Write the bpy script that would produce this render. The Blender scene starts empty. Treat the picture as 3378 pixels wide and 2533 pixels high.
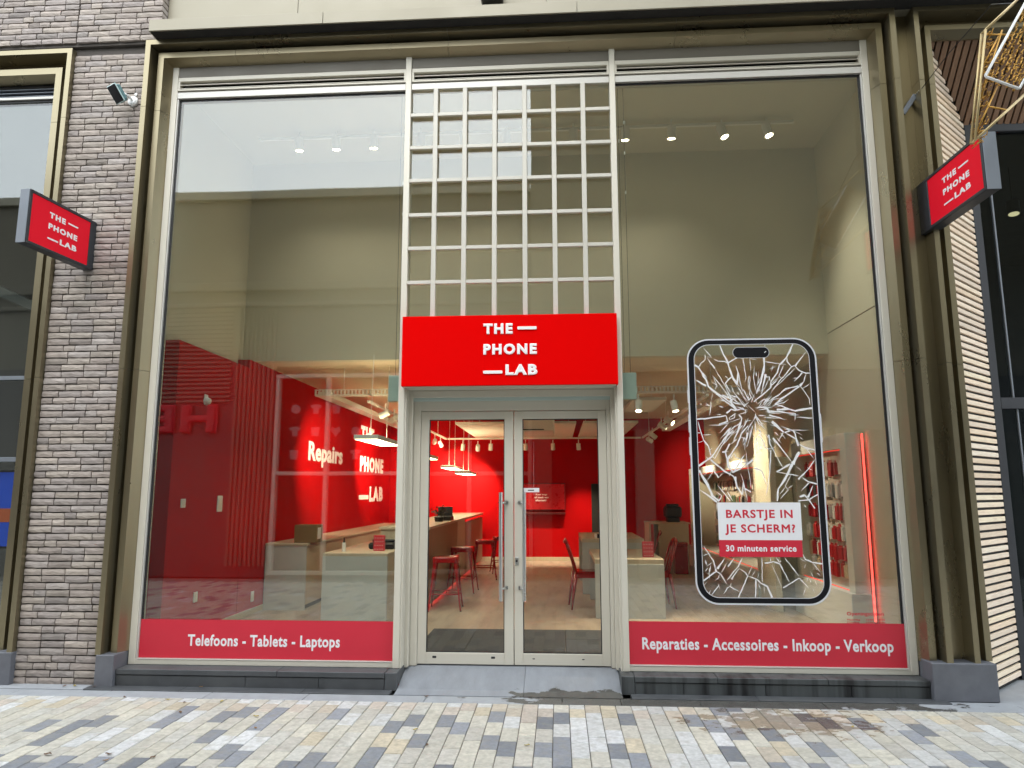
import bpy, math, random
from mathutils import Vector, Matrix

# ------------------------------------------------------------------ camera
sc = bpy.context.scene
COL = sc.collection
R_ = math.radians
cd = bpy.data.cameras.new('camera')
cd.sensor_fit = 'HORIZONTAL'; cd.sensor_width = 36.0; cd.lens = 24.965
cd.clip_start = 0.05; cd.clip_end = 900
cam = bpy.data.objects.new('camera', cd); COL.objects.link(cam)
yaw, pitch, roll = -0.0643, 0.1521, -0.0014
fw = Vector((math.sin(yaw)*math.cos(pitch), math.cos(yaw)*math.cos(pitch), math.sin(pitch)))
rt = Vector((math.cos(yaw), -math.sin(yaw), 0)); up = rt.cross(fw)
r2 = rt*math.cos(roll)+up*math.sin(roll); u2 = up*math.cos(roll)-rt*math.sin(roll)
M = Matrix((r2, u2, -fw)).transposed().to_4x4()
M.translation = Vector((0.4099, -6.0, 1.551))
cam.matrix_world = M
sc.camera = cam

# ------------------------------------------------------------------ sky, sun, exposure
SUN_EL, SUN_AZ = 50.0, 186.0          # compass style: azimuth of the sun seen from the street
world = bpy.data.worlds.new('World'); sc.world = world; world.use_nodes = True
wn, wl = world.node_tree.nodes, world.node_tree.links
sky = wn.new('ShaderNodeTexSky'); sky.sky_type = 'NISHITA'; sky.sun_disc = False
sky.sun_elevation = R_(SUN_EL); sky.sun_rotation = R_(SUN_AZ)
sky.air_density = 1.2; sky.dust_density = 3.0; sky.ozone_density = 1.0
hs = wn.new('ShaderNodeHueSaturation'); hs.inputs['Saturation'].default_value = 0.3
wl.new(sky.outputs[0], hs.inputs['Color'])
wb = wn.new('ShaderNodeMix'); wb.data_type = 'RGBA'; wb.blend_type = 'MULTIPLY'; wb.inputs[0].default_value = 1
wb.blend_type = 'MIX'; wb.inputs[0].default_value = .72        # an even cloud deck over most of the sky
wb.inputs[7].default_value = (11.0, 12.0, 12.9, 1); wl.new(hs.outputs[0], wb.inputs[6])
wl.new(wb.outputs[2], wn['Background'].inputs[0]); wn['Background'].inputs[1].default_value = 0.15
sd = bpy.data.lights.new('sun', 'SUN'); sd.energy = 0.6; sd.angle = R_(28); sd.color = (1.0, 0.965, 0.92)
sun = bpy.data.objects.new('sun', sd); COL.objects.link(sun)
sdir = Vector((math.sin(R_(SUN_AZ))*math.cos(R_(SUN_EL)), math.cos(R_(SUN_AZ))*math.cos(R_(SUN_EL)), math.sin(R_(SUN_EL))))
sun.rotation_euler = (-sdir).to_track_quat('-Z', 'Y').to_euler()
sc.view_settings.view_transform = 'Standard'; sc.view_settings.look = 'None'
sc.view_settings.gamma = 1.0; sc.view_settings.exposure = 1.2
sc.view_settings.use_curve_mapping = False
sc.cycles.use_denoising = True
sc.cycles.max_bounces = 10; sc.cycles.transparent_max_bounces = 24
sc.cycles.caustics_reflective = False; sc.cycles.caustics_refractive = False
sc.cycles.sample_clamp_indirect = 6.0

# ------------------------------------------------------------------ helpers
rnd = random.Random(11)

def setp(o, label=None, cat=None, group=None, kind=None):
    if label: o['label'] = label
    if cat: o['category'] = cat
    if group: o['group'] = group
    if kind: o['kind'] = kind
    return o

def empty(name, loc=(0, 0, 0), label=None, cat=None, group=None, rz=0.0):
    o = bpy.data.objects.new(name, None); COL.objects.link(o)
    o.empty_display_size = .05
    o.location = loc; o.rotation_euler = (0, 0, rz)
    return setp(o, label, cat, group)

def link(name, me, parent=None, loc=None):
    o = bpy.data.objects.new(name, me); COL.objects.link(o)
    if parent is not None:
        o.parent = parent
        if loc is None:
            root = parent
            mw = Matrix.Identity(4); chain = []
            while root is not None:
                chain.append(root); root = root.parent
            for c in reversed(chain):
                mw = mw @ c.matrix_parent_inverse @ Matrix.LocRotScale(c.location, c.rotation_euler, c.scale)
            o.matrix_parent_inverse = mw.inverted()
    if loc is not None: o.location = loc
    return o

class MB:
    def __init__(s): s.v, s.f, s.sm = [], [], []
    def add(s, vs, fs, smooth=False):
        b = len(s.v); s.v += [tuple(p) for p in vs]
        s.f += [tuple(b+i for i in f) for f in fs]; s.sm += [smooth]*len(fs); return s
    def box(s, x0, x1, y0, y1, z0, z1, c=0.0, xf=None):
        if x0 > x1: x0, x1 = x1, x0
        if y0 > y1: y0, y1 = y1, y0
        if z0 > z1: z0, z1 = z1, z0
        if c <= 0:
            vs = [(x, y, z) for z in (z0, z1) for y in (y0, y1) for x in (x0, x1)]
            fs = [(0, 2, 3, 1), (4, 5, 7, 6), (0, 1, 5, 4), (2, 6, 7, 3), (0, 4, 6, 2), (1, 3, 7, 5)]
        else:
            c = min(c, .49*(x1-x0), .49*(y1-y0), .49*(z1-z0))
            lo, hi = (x0, y0, z0), (x1, y1, z1); cen = Vector(((x0+x1)/2, (y0+y1)/2, (z0+z1)/2))
            idx, vs = {}, []
            for sx in (0, 1):
                for sy in (0, 1):
                    for sz in (0, 1):
                        for a in range(3):
                            p = []
                            for k, sg in enumerate((sx, sy, sz)):
                                base = hi[k] if sg else lo[k]
                                p.append(base if k == a else base+(-c if sg else c))
                            idx[(sx, sy, sz, a)] = len(vs); vs.append(tuple(p))
            fs = []
            for a in range(3):
                b, d = [k for k in range(3) if k != a]
                for sa in (0, 1):
                    q = []
                    for sb, s_d in ((0, 0), (1, 0), (1, 1), (0, 1)):
                        t = [0, 0, 0]; t[a] = sa; t[b] = sb; t[d] = s_d; q.append(idx[tuple(t)+(a,)])
                    fs.append(q)
            for a in range(3):
                for b in range(a+1, 3):
                    d = 3-a-b
                    for sa in (0, 1):
                        for sb in (0, 1):
                            t0 = [0, 0, 0]; t0[a] = sa; t0[b] = sb; t1 = list(t0); t1[d] = 1
                            fs.append([idx[tuple(t0)+(a,)], idx[tuple(t1)+(a,)], idx[tuple(t1)+(b,)], idx[tuple(t0)+(b,)]])
            for sx in (0, 1):
                for sy in (0, 1):
                    for sz in (0, 1): fs.append([idx[(sx, sy, sz, a)] for a in range(3)])
            out = []
            for f in fs:
                P = [Vector(vs[i]) for i in f]; n = (P[1]-P[0]).cross(P[2]-P[0])
                m = sum(P, Vector())/len(P)
                out.append(tuple(f) if n.dot(m-cen) >= 0 else tuple(reversed(f)))
            fs = out
        if xf: vs = [tuple(xf @ Vector(p)) for p in vs]
        return s.add(vs, fs)
    def cyl(s, p0, p1, r0, r1=None, n=12, smooth=True, caps=True):
        r1 = r0 if r1 is None else r1
        p0, p1 = Vector(p0), Vector(p1); d = (p1-p0).normalized()
        a = d.orthogonal().normalized(); b = d.cross(a)
        vs = []
        for p, r in ((p0, r0), (p1, r1)):
            for k in range(n):
                t = 2*math.pi*k/n; vs.append(p+(a*math.cos(t)+b*math.sin(t))*r)
        s.add(vs, [(k, (k+1) % n, n+(k+1) % n, n+k) for k in range(n)], smooth)
        if caps:
            s.add(vs, [tuple(reversed(range(n))), tuple(range(n, 2*n))])
        return s
    def tube(s, pts, r, n=6, smooth=True):
        pts = [Vector(p) for p in pts]; rings = []
        nrm = None
        for i, p in enumerate(pts):
            d = (pts[min(i+1, len(pts)-1)]-pts[max(i-1, 0)]).normalized()
            nrm = d.orthogonal().normalized() if nrm is None else (nrm-d*nrm.dot(d)).normalized()
            b = d.cross(nrm); rr = r[i] if isinstance(r, (list, tuple)) else r
            rings.append([p+(nrm*math.cos(2*math.pi*k/n)+b*math.sin(2*math.pi*k/n))*rr for k in range(n)])
        vs = [q for g in rings for q in g]; fs = []
        for i in range(len(pts)-1):
            for k in range(n): fs.append((i*n+k, i*n+(k+1) % n, (i+1)*n+(k+1) % n, (i+1)*n+k))
        fs += [tuple(reversed(range(n))), tuple((len(pts)-1)*n+k for k in range(n))]
        return s.add(vs, fs, smooth)
    def prism(s, poly, fn, a, b):
        n = len(poly)
        vs = [fn(p, a) for p in poly]+[fn(p, b) for p in poly]
        return s.add(vs, [tuple(range(n)), tuple(reversed(range(n, 2*n)))]+[(k, n+k, n+(k+1) % n, (k+1) % n) for k in range(n)])
    def mesh(s, name, mat=None):
        me = bpy.data.meshes.new(name); me.from_pydata(s.v, [], s.f)
        if any(s.sm): me.polygons.foreach_set('use_smooth', s.sm)
        if mat: me.materials.append(mat)
        me.update(); return me
    def build(s, name, mat, parent=None): return link(name, s.mesh(name, mat), parent)

def bx(name, mat, parent, x0, x1, y0, y1, z0, z1, c=0.0):
    return MB().box(x0, x1, y0, y1, z0, z1, c).build(name, mat, parent)

def copy_tree(root, loc, rz=0.0, label=None, group=None):
    r = root.copy(); COL.objects.link(r); r.location = loc; r.rotation_euler = (0, 0, rz)
    if label: r['label'] = label
    if group: r['group'] = group
    for ch in list(root.children):
        c = ch.copy(); COL.objects.link(c); c.parent = r
        for g in list(ch.children):
            d = g.copy(); COL.objects.link(d); d.parent = c
    return r

# ------------------------------------------------------------------ materials
def new_mat(name):
    m = bpy.data.materials.new(name); m.use_nodes = True
    nt = m.node_tree; return m, nt, nt.nodes, nt.links, nt.nodes['Principled BSDF']

def pm(name, col, rough=.5, metal=0.0, var=.12, scale=6.0, bump=0.0, bscale=40.0, tint=None, rvar=.1,
       emit=None, estr=0.0, spec=.5, stretch=(1, 1, 1), coat=0.0, src=None):
    """procedural surface: base colour broken up by two octaves of noise, rough variation, fine relief"""
    m, nt, N, L, bs = new_mat(name)
    geo = N.new('ShaderNodeNewGeometry'); mp = N.new('ShaderNodeMapping'); mp.inputs['Scale'].default_value = stretch
    L.new(geo.outputs['Position'], mp.inputs['Vector'])
    vec = mp.outputs[0]
    if src:
        oi = N.new('ShaderNodeObjectInfo'); ad = N.new('ShaderNodeVectorMath'); ad.operation = 'MULTIPLY_ADD'
        L.new(oi.outputs['Random'], ad.inputs[0]); ad.inputs[1].default_value = (31, 17, 23); L.new(vec, ad.inputs[2]); vec = ad.outputs[0]
    n1 = N.new('ShaderNodeTexNoise'); n1.inputs['Scale'].default_value = scale; n1.inputs['Detail'].default_value = 6; n1.inputs['Roughness'].default_value = .65
    L.new(vec, n1.inputs['Vector'])
    ramp = N.new('ShaderNodeMapRange'); ramp.inputs[1].default_value = .25; ramp.inputs[2].default_value = .75
    ramp.inputs[3].default_value = 1-var; ramp.inputs[4].default_value = 1+var
    L.new(n1.outputs['Fac'], ramp.inputs[0])
    mul = N.new('ShaderNodeMix'); mul.data_type = 'RGBA'; mul.blend_type = 'MULTIPLY'; mul.inputs[0].default_value = 1
    if src == 'object':
        L.new(oi.outputs['Color'], mul.inputs[6])
    elif src == 'attr':
        at = N.new('ShaderNodeAttribute'); at.attribute_name = 'tint'; L.new(at.outputs['Color'], mul.inputs[6])
    else:
        mul.inputs[6].default_value = (*col, 1)
    cb = N.new('ShaderNodeCombineColor')
    for k in range(3): L.new(ramp.outputs[0], cb.inputs[k])
    L.new(cb.outputs[0], mul.inputs[7])
    out = mul.outputs[2]
    if tint:
        n2 = N.new('ShaderNodeTexNoise'); n2.inputs['Scale'].default_value = tint[1]; n2.inputs['Detail'].default_value = 4
        L.new(vec, n2.inputs['Vector'])
        r2_ = N.new('ShaderNodeMapRange'); r2_.inputs[1].default_value = .48; r2_.inputs[2].default_value = .68; r2_.inputs[4].default_value = tint[2]
        L.new(n2.outputs['Fac'], r2_.inputs[0])
        mx = N.new('ShaderNodeMix'); mx.data_type = 'RGBA'; mx.inputs[7].default_value = (*tint[0], 1)
        L.new(r2_.outputs[0], mx.inputs[0]); L.new(out, mx.inputs[6]); out = mx.outputs[2]
    L.new(out, bs.inputs['Base Color'])
    rr = N.new('ShaderNodeMapRange'); rr.inputs[1].default_value = .3; rr.inputs[2].default_value = .7
    rr.inputs[3].default_value = max(.02, rough-rvar); rr.inputs[4].default_value = min(1, rough+rvar)
    L.new(n1.outputs['Fac'], rr.inputs[0]); L.new(rr.outputs[0], bs.inputs['Roughness'])
    bs.inputs['Metallic'].default_value = metal; bs.inputs['Specular IOR Level'].default_value = spec
    bs.inputs['Coat Weight'].default_value = coat
    if bump > 0:
        n3 = N.new('ShaderNodeTexNoise'); n3.inputs['Scale'].default_value = bscale; n3.inputs['Detail'].default_value = 5
        L.new(vec, n3.inputs['Vector'])
        bp = N.new('ShaderNodeBump'); bp.inputs['Strength'].default_value = min(1, bump); bp.inputs['Distance'].default_value = .004
        L.new(n3.outputs['Fac'], bp.inputs['Height']); L.new(bp.outputs[0], bs.inputs['Normal'])
    if emit:
        bs.inputs['Emission Color'].default_value = (*emit, 1); bs.inputs['Emission Strength'].default_value = estr
    m['mul'] = 0
    return m

def wetten(m, cx, cy, rx, ry, dark=.45, thr=.52, scale=2.2):
    """a wet, darker patch with an irregular edge where water was spilled (position in the street, not the view)"""
    nt = m.node_tree; N, L = nt.nodes, nt.links; bs = N['Principled BSDF']
    geo = N.new('ShaderNodeNewGeometry'); sp = N.new('ShaderNodeSeparateXYZ'); L.new(geo.outputs['Position'], sp.inputs[0])
    def mth(op, a, b=None, c=None):
        q = N.new('ShaderNodeMath'); q.operation = op
        for k, v in enumerate((a, b, c)):
            if v is None: continue
            if isinstance(v, (int, float)): q.inputs[k].default_value = v
            else: L.new(v, q.inputs[k])
        return q.outputs[0]
    dx = mth('DIVIDE', mth('SUBTRACT', sp.outputs[0], cx), rx); dy = mth('DIVIDE', mth('SUBTRACT', sp.outputs[1], cy), ry)
    d = mth('SQRT', mth('ADD', mth('MULTIPLY', dx, dx), mth('MULTIPLY', dy, dy)))
    nz = N.new('ShaderNodeTexNoise'); nz.inputs['Scale'].default_value = scale*2.2; nz.inputs['Detail'].default_value = 7; nz.inputs['Roughness'].default_value = .62
    mp = N.new('ShaderNodeMapping'); mp.inputs['Scale'].default_value = (1, 1.6, 1); L.new(geo.outputs['Position'], mp.inputs[0]); L.new(mp.outputs[0], nz.inputs['Vector'])
    v = mth('SUBTRACT', mth('ADD', nz.outputs['Fac'], mth('MULTIPLY', mth('SUBTRACT', 1.0, d), .55)), thr)
    mask = mth('MULTIPLY', v, 28.0); cl = N.new('ShaderNodeClamp'); L.new(mask, cl.inputs[0]); mask = cl.outputs[0]
    old = bs.inputs['Base Color'].links[0].from_socket
    mx = N.new('ShaderNodeMix'); mx.data_type = 'RGBA'; mx.blend_type = 'MULTIPLY'; mx.inputs[7].default_value = (dark, dark*.93, dark*.80, 1)
    L.new(mask, mx.inputs[0]); L.new(old, mx.inputs[6]); L.new(mx.outputs[2], bs.inputs['Base Color'])
    oldr = bs.inputs['Roughness'].links[0].from_socket
    mr = N.new('ShaderNodeMix'); mr.inputs[3].default_value = .22
    L.new(mask, mr.inputs[0]); L.new(oldr, mr.inputs[2]); L.new(mr.outputs[0], bs.inputs['Roughness'])
    return m

def glass(name, r0=.075, tint=(.90, .93, .89)):
    m, nt, N, L, bs = new_mat(name); N.remove(bs)
    lw = N.new('ShaderNodeLayerWeight'); lw.inputs[0].default_value = .5
    pw = N.new('ShaderNodeMath'); pw.operation = 'POWER'; pw.inputs[1].default_value = 5; L.new(lw.outputs['Facing'], pw.inputs[0])
    ma = N.new('ShaderNodeMath'); ma.operation = 'MULTIPLY_ADD'; ma.inputs[1].default_value = 1-r0; ma.inputs[2].default_value = r0
    L.new(pw.outputs[0], ma.inputs[0])
    tr = N.new('ShaderNodeBsdfTransparent'); tr.inputs[0].default_value = (*tint, 1)
    gl = N.new('ShaderNodeBsdfGlossy'); gl.inputs['Roughness'].default_value = 0.0
    nz = N.new('ShaderNodeTexNoise'); nz.inputs['Scale'].default_value = 1.1; nz.inputs['Detail'].default_value = 1
    g = N.new('ShaderNodeNewGeometry'); L.new(g.outputs['Position'], nz.inputs['Vector'])
    bp = N.new('ShaderNodeBump'); bp.inputs['Strength'].default_value = .25; bp.inputs['Distance'].default_value = .003
    L.new(nz.outputs['Fac'], bp.inputs['Height']); L.new(bp.outputs[0], gl.inputs['Normal'])
    mx = N.new('ShaderNodeMixShader'); L.new(ma.outputs[0], mx.inputs[0]); L.new(tr.outputs[0], mx.inputs[1]); L.new(gl.outputs[0], mx.inputs[2])
    L.new(mx.outputs[0], N['Material Output'].inputs[0]); return m

def emis(name, col, strength):
    m, nt, N, L, bs = new_mat(name)
    bs.inputs['Base Color'].default_value = (*col, 1); bs.inputs['Emission Color'].default_value = (*col, 1)
    bs.inputs['Emission Strength'].default_value = strength; return m

def srgb(r, g, b):
    f = lambda c: (c/255/12.92) if c/255 <= .04045 else ((c/255+.055)/1.055)**2.4
    return (f(r), f(g), f(b))

MAT = dict(
    paver=pm('paver stone', (.4, .38, .33), .8, var=.24, scale=34, bump=.6, bscale=120, src='object', tint=((.27, .25, .20), 16, .38)),
    paver_far=pm('paver stone far', (.4, .38, .33), .8, var=.24, scale=34, bump=.6, bscale=120, src='attr', tint=((.27, .25, .20), 16, .38)),
    joint=pm('sand joint', (.12, .11, .095), .95, bump=.6, bscale=200),
    band=pm('bluestone band', (.32, .335, .355), .75, var=.14, scale=9, bump=.3, bscale=90),
    plinth=pm('dark hardstone', (.062, .066, .071), .55, var=.28, scale=5, bump=.25, bscale=70, tint=((.095, .10, .102), 3, .6)),
    plinth_wet=pm('dark hardstone with run marks', (.070, .077, .079), .5, var=.25, scale=2, bump=.25, bscale=70, tint=((.010, .010, .011), 1.5, .95), stretch=(8, 3, .4)),
    block=pm('honed grey stone', (.125, .13, .148), .6, var=.14, scale=14, bump=.2, bscale=150, tint=((.17, .175, .19), 4, .4)),
    ramp=pm('grooved bluestone', (.25, .265, .29), .7, var=.16, scale=12, bump=.4, bscale=110, stretch=(1, .25, 1)),
    brick=pm('hand moulded brick', (.2, .17, .15), .9, var=.28, scale=22, bump=.9, bscale=60, src='object', stretch=(.6, 1, 2)),
    brick_far=pm('hand moulded brick far', (.2, .17, .15), .9, var=.28, scale=22, bump=.9, bscale=60, src='attr', stretch=(.6, 1, 2)),
    mortar=pm('mortar', (.085, .075, .067), .95, bump=.6, bscale=150),
    bronze=pm('bronze anodised cladding', (.285, .245, .158), .30, .82, var=.08, scale=2.2, bump=.05, bscale=300, tint=((.24, .20, .12), 1.1, .5), stretch=(1, 1, .5), rvar=.05),
    cladding=pm('champagne cladding panel', (.31, .282, .212), .5, .15, var=.06, scale=2, bump=.05, bscale=200),
    alu=pm('light anodised aluminium', (.64, .605, .515), .42, .12, var=.025, scale=1.2, rvar=.04),
    alu_bright=pm('brushed aluminium', (.56, .545, .505), .38, .25, var=.02, scale=1, rvar=.03),
    steel=pm('brushed steel', (.55, .55, .53), .3, .95, var=.08, scale=6, stretch=(8, 8, .4)),
    lattice=pm('greyish lattice aluminium', (.55, .525, .46), .45, .1, var=.03, scale=2),
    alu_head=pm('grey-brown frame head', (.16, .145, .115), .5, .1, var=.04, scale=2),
    gasket=pm('black rubber', (.012, .012, .013), .6),
    dark=pm('dark void', (.010, .009, .008), .8),
    glass=glass('window glass', .112),
    glass_door=glass('door glass', .042, (.93, .95, .92)),
    glass_dark=glass('tinted glass', .022, (.55, .6, .6)),
    fascia=pm('lit red sign face', (.66, .001, .001), .75, var=.03, scale=2, spec=.02, emit=(1, .0, .0), estr=.03),
    sign_red=pm('red sign panel', (.66, .006, .02), .6, spec=.2, emit=(1, .01, .03), estr=.05, var=.03, scale=4),
    vinyl_red=pm('red vinyl film', (.58, .022, .045), .42, var=.035, scale=5),
    vinyl_white=pm('white vinyl film', (.80, .80, .82), .45, var=.03),
    vinyl_grey=pm('silver vinyl film', (.62, .63, .66), .4, var=.03),
    vinyl_black=pm('black vinyl film', (.006, .006, .008), .6, var=.1, spec=.2),
    letter=pm('white acrylic letter', (.86, .84, .84), .4, var=.02),
    crack=pm('white crack print', (.80, .80, .80), .5, var=.05, scale=30),
    anthracite=pm('anthracite powder coat', (.035, .037, .043), .45, .1, var=.1),
    grey_alu=pm('grey painted metal', (.20, .22, .25), .42, .3, var=.06),
    wood=pm('larch slat', (.78, .47, .36), .7, var=.12, scale=9, bump=.25, bscale=60, stretch=(1, 1, 14), tint=((.62, .44, .30), 6, .4), src='object'),
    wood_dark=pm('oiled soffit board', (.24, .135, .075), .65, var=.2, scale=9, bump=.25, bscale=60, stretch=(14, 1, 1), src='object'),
    gold=pm('gold tinsel wire', (.60, .34, .08), .38, .75, var=.25, scale=20),
    gold_pipe=pm('gold painted tube', (.52, .40, .20), .42, .5, var=.15, scale=8),
    white_pl=pm('white plastic', (.78, .78, .77), .4, var=.03),
    teal=pm('weathered teal plastic', (.10, .19, .20), .4, var=.2, scale=20),
    teal_light=pm('pale teal plastic', (.45, .60, .60), .4, var=.1, scale=20),
    black_pl=pm('black plastic', (.014, .014, .016), .35),
    leaf=pm('dead leaf', (.16, .085, .04), .8, var=.4, scale=60, src='object', bump=.6, bscale=90),
    red_wall=pm('red painted wall', (.42, .002, .003), .6, var=.05, scale=1.5, bump=.12, bscale=180, spec=.05),
    cream_wall=pm('cream plaster', (.57, .53, .42), .8, var=.04, scale=1.2, bump=.08, bscale=160),
    ceiling=pm('cream ceiling board', (.70, .58, .42), .8, var=.04, scale=1.5),
    acoustic=pm('white acoustic panel', (.72, .68, .60), .9, var=.03, bump=.2, bscale=200),
    floor_in=pm('grey oak planks', (.36, .285, .215), .5, var=.20, scale=3, stretch=(5, .8, 1), tint=((.24, .19, .15), 2, .6)),
    mat_in=pm('charcoal entrance mat', (.045, .046, .05), .95, var=.3, scale=9, bump=.5, bscale=200),
    laminate=pm('grey laminate', (.50, .51, .50), .45, var=.05, scale=6),
    oak=pm('whitewashed oak laminate', (.55, .46, .35), .5, var=.1, scale=6, stretch=(6, 6, .5)),
    red_metal=pm('glossy red lacquered metal', (.30, .005, .007), .22, 0, var=.05, coat=.5),
    lamp_white=pm('white lacquer', (.75, .72, .66), .4, var=.02),
    lamp_on=emis('lamp disc lit', (1.0, .87, .62), 14.0),
    panel_on=emis('pendant diffuser lit', (1.0, .90, .62), 6.5),
    glow_added=emis('pendant uplight', (1.0, .80, .50), 8.0),  # added emitter for the pendant tops, brightens the lower ceiling
    window_print=pm('faded window print', (.22, .22, .23), .6),
    pale_unit=pm('pale grey-white unit', (.62, .62, .58), .5, var=.03),
    led_red=emis('red led strip', (1.0, .05, .04), 2.6),
    led_soft=emis('soft red led strip', (1.0, .06, .04), 0.4),
    screen_blue=emis('blue screen', (.004, .045, .40), .2),
    cardboard=pm('cardboard', (.20, .12, .05), .8, var=.1),
    opp_stone=pm('pale render', (.15, .135, .10), .85, var=.08, scale=1.5, bump=.2, bscale=30),
    opp_brick=pm('beige brick facade', (.215, .195, .135), .9, var=.15, scale=3, bump=.4, bscale=12, stretch=(.4, 1, 6)),
    opp_glass=pm('far dark glazing', (.02, .022, .026), .08),
    opp_red=pm('red shop letter', (.55, .01, .02), .4),
)

# ------------------------------------------------------------------ text
_cap = {}
def text_mesh_raw(s, bold, space):
    c = bpy.data.curves.new('t', 'FONT'); c.body = s; c.space_character = space
    c.bevel_depth = bold; c.bevel_resolution = 1; c.resolution_u = 3
    o = bpy.data.objects.new('t', c); COL.objects.link(o)
    bpy.context.view_layer.update()
    me = bpy.data.meshes.new_from_object(o.evaluated_get(bpy.context.evaluated_depsgraph_get()))
    bpy.data.objects.remove(o); bpy.data.curves.remove(c)
    vs = [v.co.copy() for v in me.vertices]; fs = [tuple(p.vertices) for p in me.polygons]
    bpy.data.meshes.remove(me); return vs, fs

def text(s, origin, ux, uz, width, caph, mat, parent, thick=.002, bold=.03, space=1.1, split=True, name='letter'):
    """solid lettering lying on a surface: origin = baseline left, ux/uz = reading and up directions"""
    key = bold
    if key not in _cap:
        hv, _ = text_mesh_raw('H', bold, 1); _cap[key] = (min(v.y for v in hv), max(v.y for v in hv))
    y0, y1 = _cap[key]
    vs, fs = text_mesh_raw(s, bold, space)
    x0, x1 = min(v.x for v in vs), max(v.x for v in vs)
    ux, uz = Vector(ux).normalized(), Vector(uz).normalized(); n = ux.cross(uz); o = Vector(origin)
    sx, sy, st = width/(x1-x0), caph/(y1-y0), thick/(2*bold)
    P = [o+ux*(v.x-x0)*sx+uz*(v.y-y0)*sy+n*(v.z+bold)*st for v in vs]
    if not split:
        m = MB(); m.add(P, fs); ob = m.build(name, mat, parent); ob['kind'] = 'stuff'; return ob
    par = list(range(len(vs)))
    def find(a):
        while par[a] != a: par[a] = par[par[a]]; a = par[a]
        return a
    for f in fs:
        r = find(f[0])
        for i in f[1:]: par[find(i)] = r
    ext = {}
    for i, v in enumerate(vs):
        r = find(i); e = ext.setdefault(r, [v.x, v.x]); e[0] = min(e[0], v.x); e[1] = max(e[1], v.x)
    groups = []
    for r, (a, b) in sorted(ext.items(), key=lambda t: t[1][0]):
        if groups and a < groups[-1][1]-.30*min(b-a, groups[-1][1]-groups[-1][0]):
            groups[-1][1] = max(groups[-1][1], b); groups[-1][2].add(r)
        else: groups.append([a, b, {r}])
    for a, b, rs in groups:
        m = MB(); mp = {}
        vv, ff = [], []
        for f in fs:
            if find(f[0]) in rs:
                q = []
                for i in f:
                    if i not in mp: mp[i] = len(vv); vv.append(P[i])
                    q.append(mp[i])
                ff.append(tuple(q))
        m.add(vv, ff); m.build(name, mat, parent)

def logo(parent, org, ux, uz, w, h, mat, thick, name='letter', dash=True):
    """three-line shop logo; org = lower left corner of the block, w x h its size"""
    U, Z = Vector(ux).normalized(), Vector(uz).normalized(); O = Vector(org); n = U.cross(Z)
    cap = h*.205; kw = dict(thick=thick, bold=.058, space=1.26, name=name)
    def bar(u0, u1, zc):
        c = O+U*(u0+u1)/2*w+Z*zc*h; m = MB(); hw, hh = (u1-u0)/2*w, h*.028
        ring = []
        for cx, cy, a0 in ((hw-hh*.5, hh*.5, 0), (-hw+hh*.5, hh*.5, 90), (-hw+hh*.5, -hh*.5, 180), (hw-hh*.5, -hh*.5, 270)):
            for k in range(3):
                t = R_(a0+45*k); ring.append((cx+hh*.5*math.cos(t), cy+hh*.5*math.sin(t)))
        m.prism(ring, lambda p, d: c+U*p[0]+Z*p[1]+n*d, 0, thick); m.build(name, mat, parent)
    text('THE', O+Z*.795*h, ux, uz, .545*w, cap, mat, parent, **kw); bar(.635, .99, .905)
    text('PHONE', O+Z*.3975*h, ux, uz, .99*w, cap, mat, parent, **kw)
    text('LAB', O+U*.41*w, ux, uz, .59*w, cap, mat, parent, **kw); bar(0, .355, .062)

# ------------------------------------------------------------------ ground
ground = setp(MB().add([(-400, 300, -.03), (400, 300, -.03), (400, -400, -.03), (-400, -400, -.03)], [(3, 2, 1, 0)]).build('ground',
    pm('street paving beyond', (.15, .145, .13), .85, var=.2, scale=4, bump=.4, bscale=30), None), kind='structure')

PX0, PW, PL, YB = 0.2443, 0.1132, 0.2565, -0.432
pavement = setp(bx('pavement', MAT['joint'], None, -9.6, 9.6, -6.6, YB+.002, -.025, -.008), kind='structure')
DARK = [(-2.34,-.68),(-2.33,-.98),(-1.9,-.67),(-2.0,-.82),(-1.88,-1.25),(-3.11,-1.12),(-2.9,-1.11),(-2.9,-1.38),(-2.77,-.97),(-2.7,-1.1),(-1.67,-.97),(-1.65,-.71),(-1.65,-1.5),(-1.53,-1.65),(-1.88,-1.72),(-2.78,-1.72),(-2.69,-1.81),(-2.45,-1.8),(-1.19,-1.71),(-1.08,-1.62),(-.96,-1.71),(-1.2,-.7),(-.64,-.86),(-.75,-.98),(-.39,-.86),(-.28,-.97),(-.51,-1.24),(-.74,-1.5),(-.74,-1.67),(-.05,-1.24),(.07,-1.37),(.3,-.85),(.3,-1.36),(.41,-.73),(.41,-1.25),(.41,-1.5),(.87,-.73),(.76,-1.37),(.87,-1.48),(.18,-1.65),(-.04,-.77),(1.33,-.72),(1.45,-.85),(1.56,-.98),(1.44,-1.36),(1.78,-.98),(2.13,-.62),(2.27,-.67),(2.46,-.72),(2.82,-.83),(2.7,-.96),(2.02,-1.23),(2.81,-1.36),(2.93,-1.42),(1.67,-1.55),(1.89,-1.53),(1.54,-.5),(1.66,-.49),(2.59,-1.5)]
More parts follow.
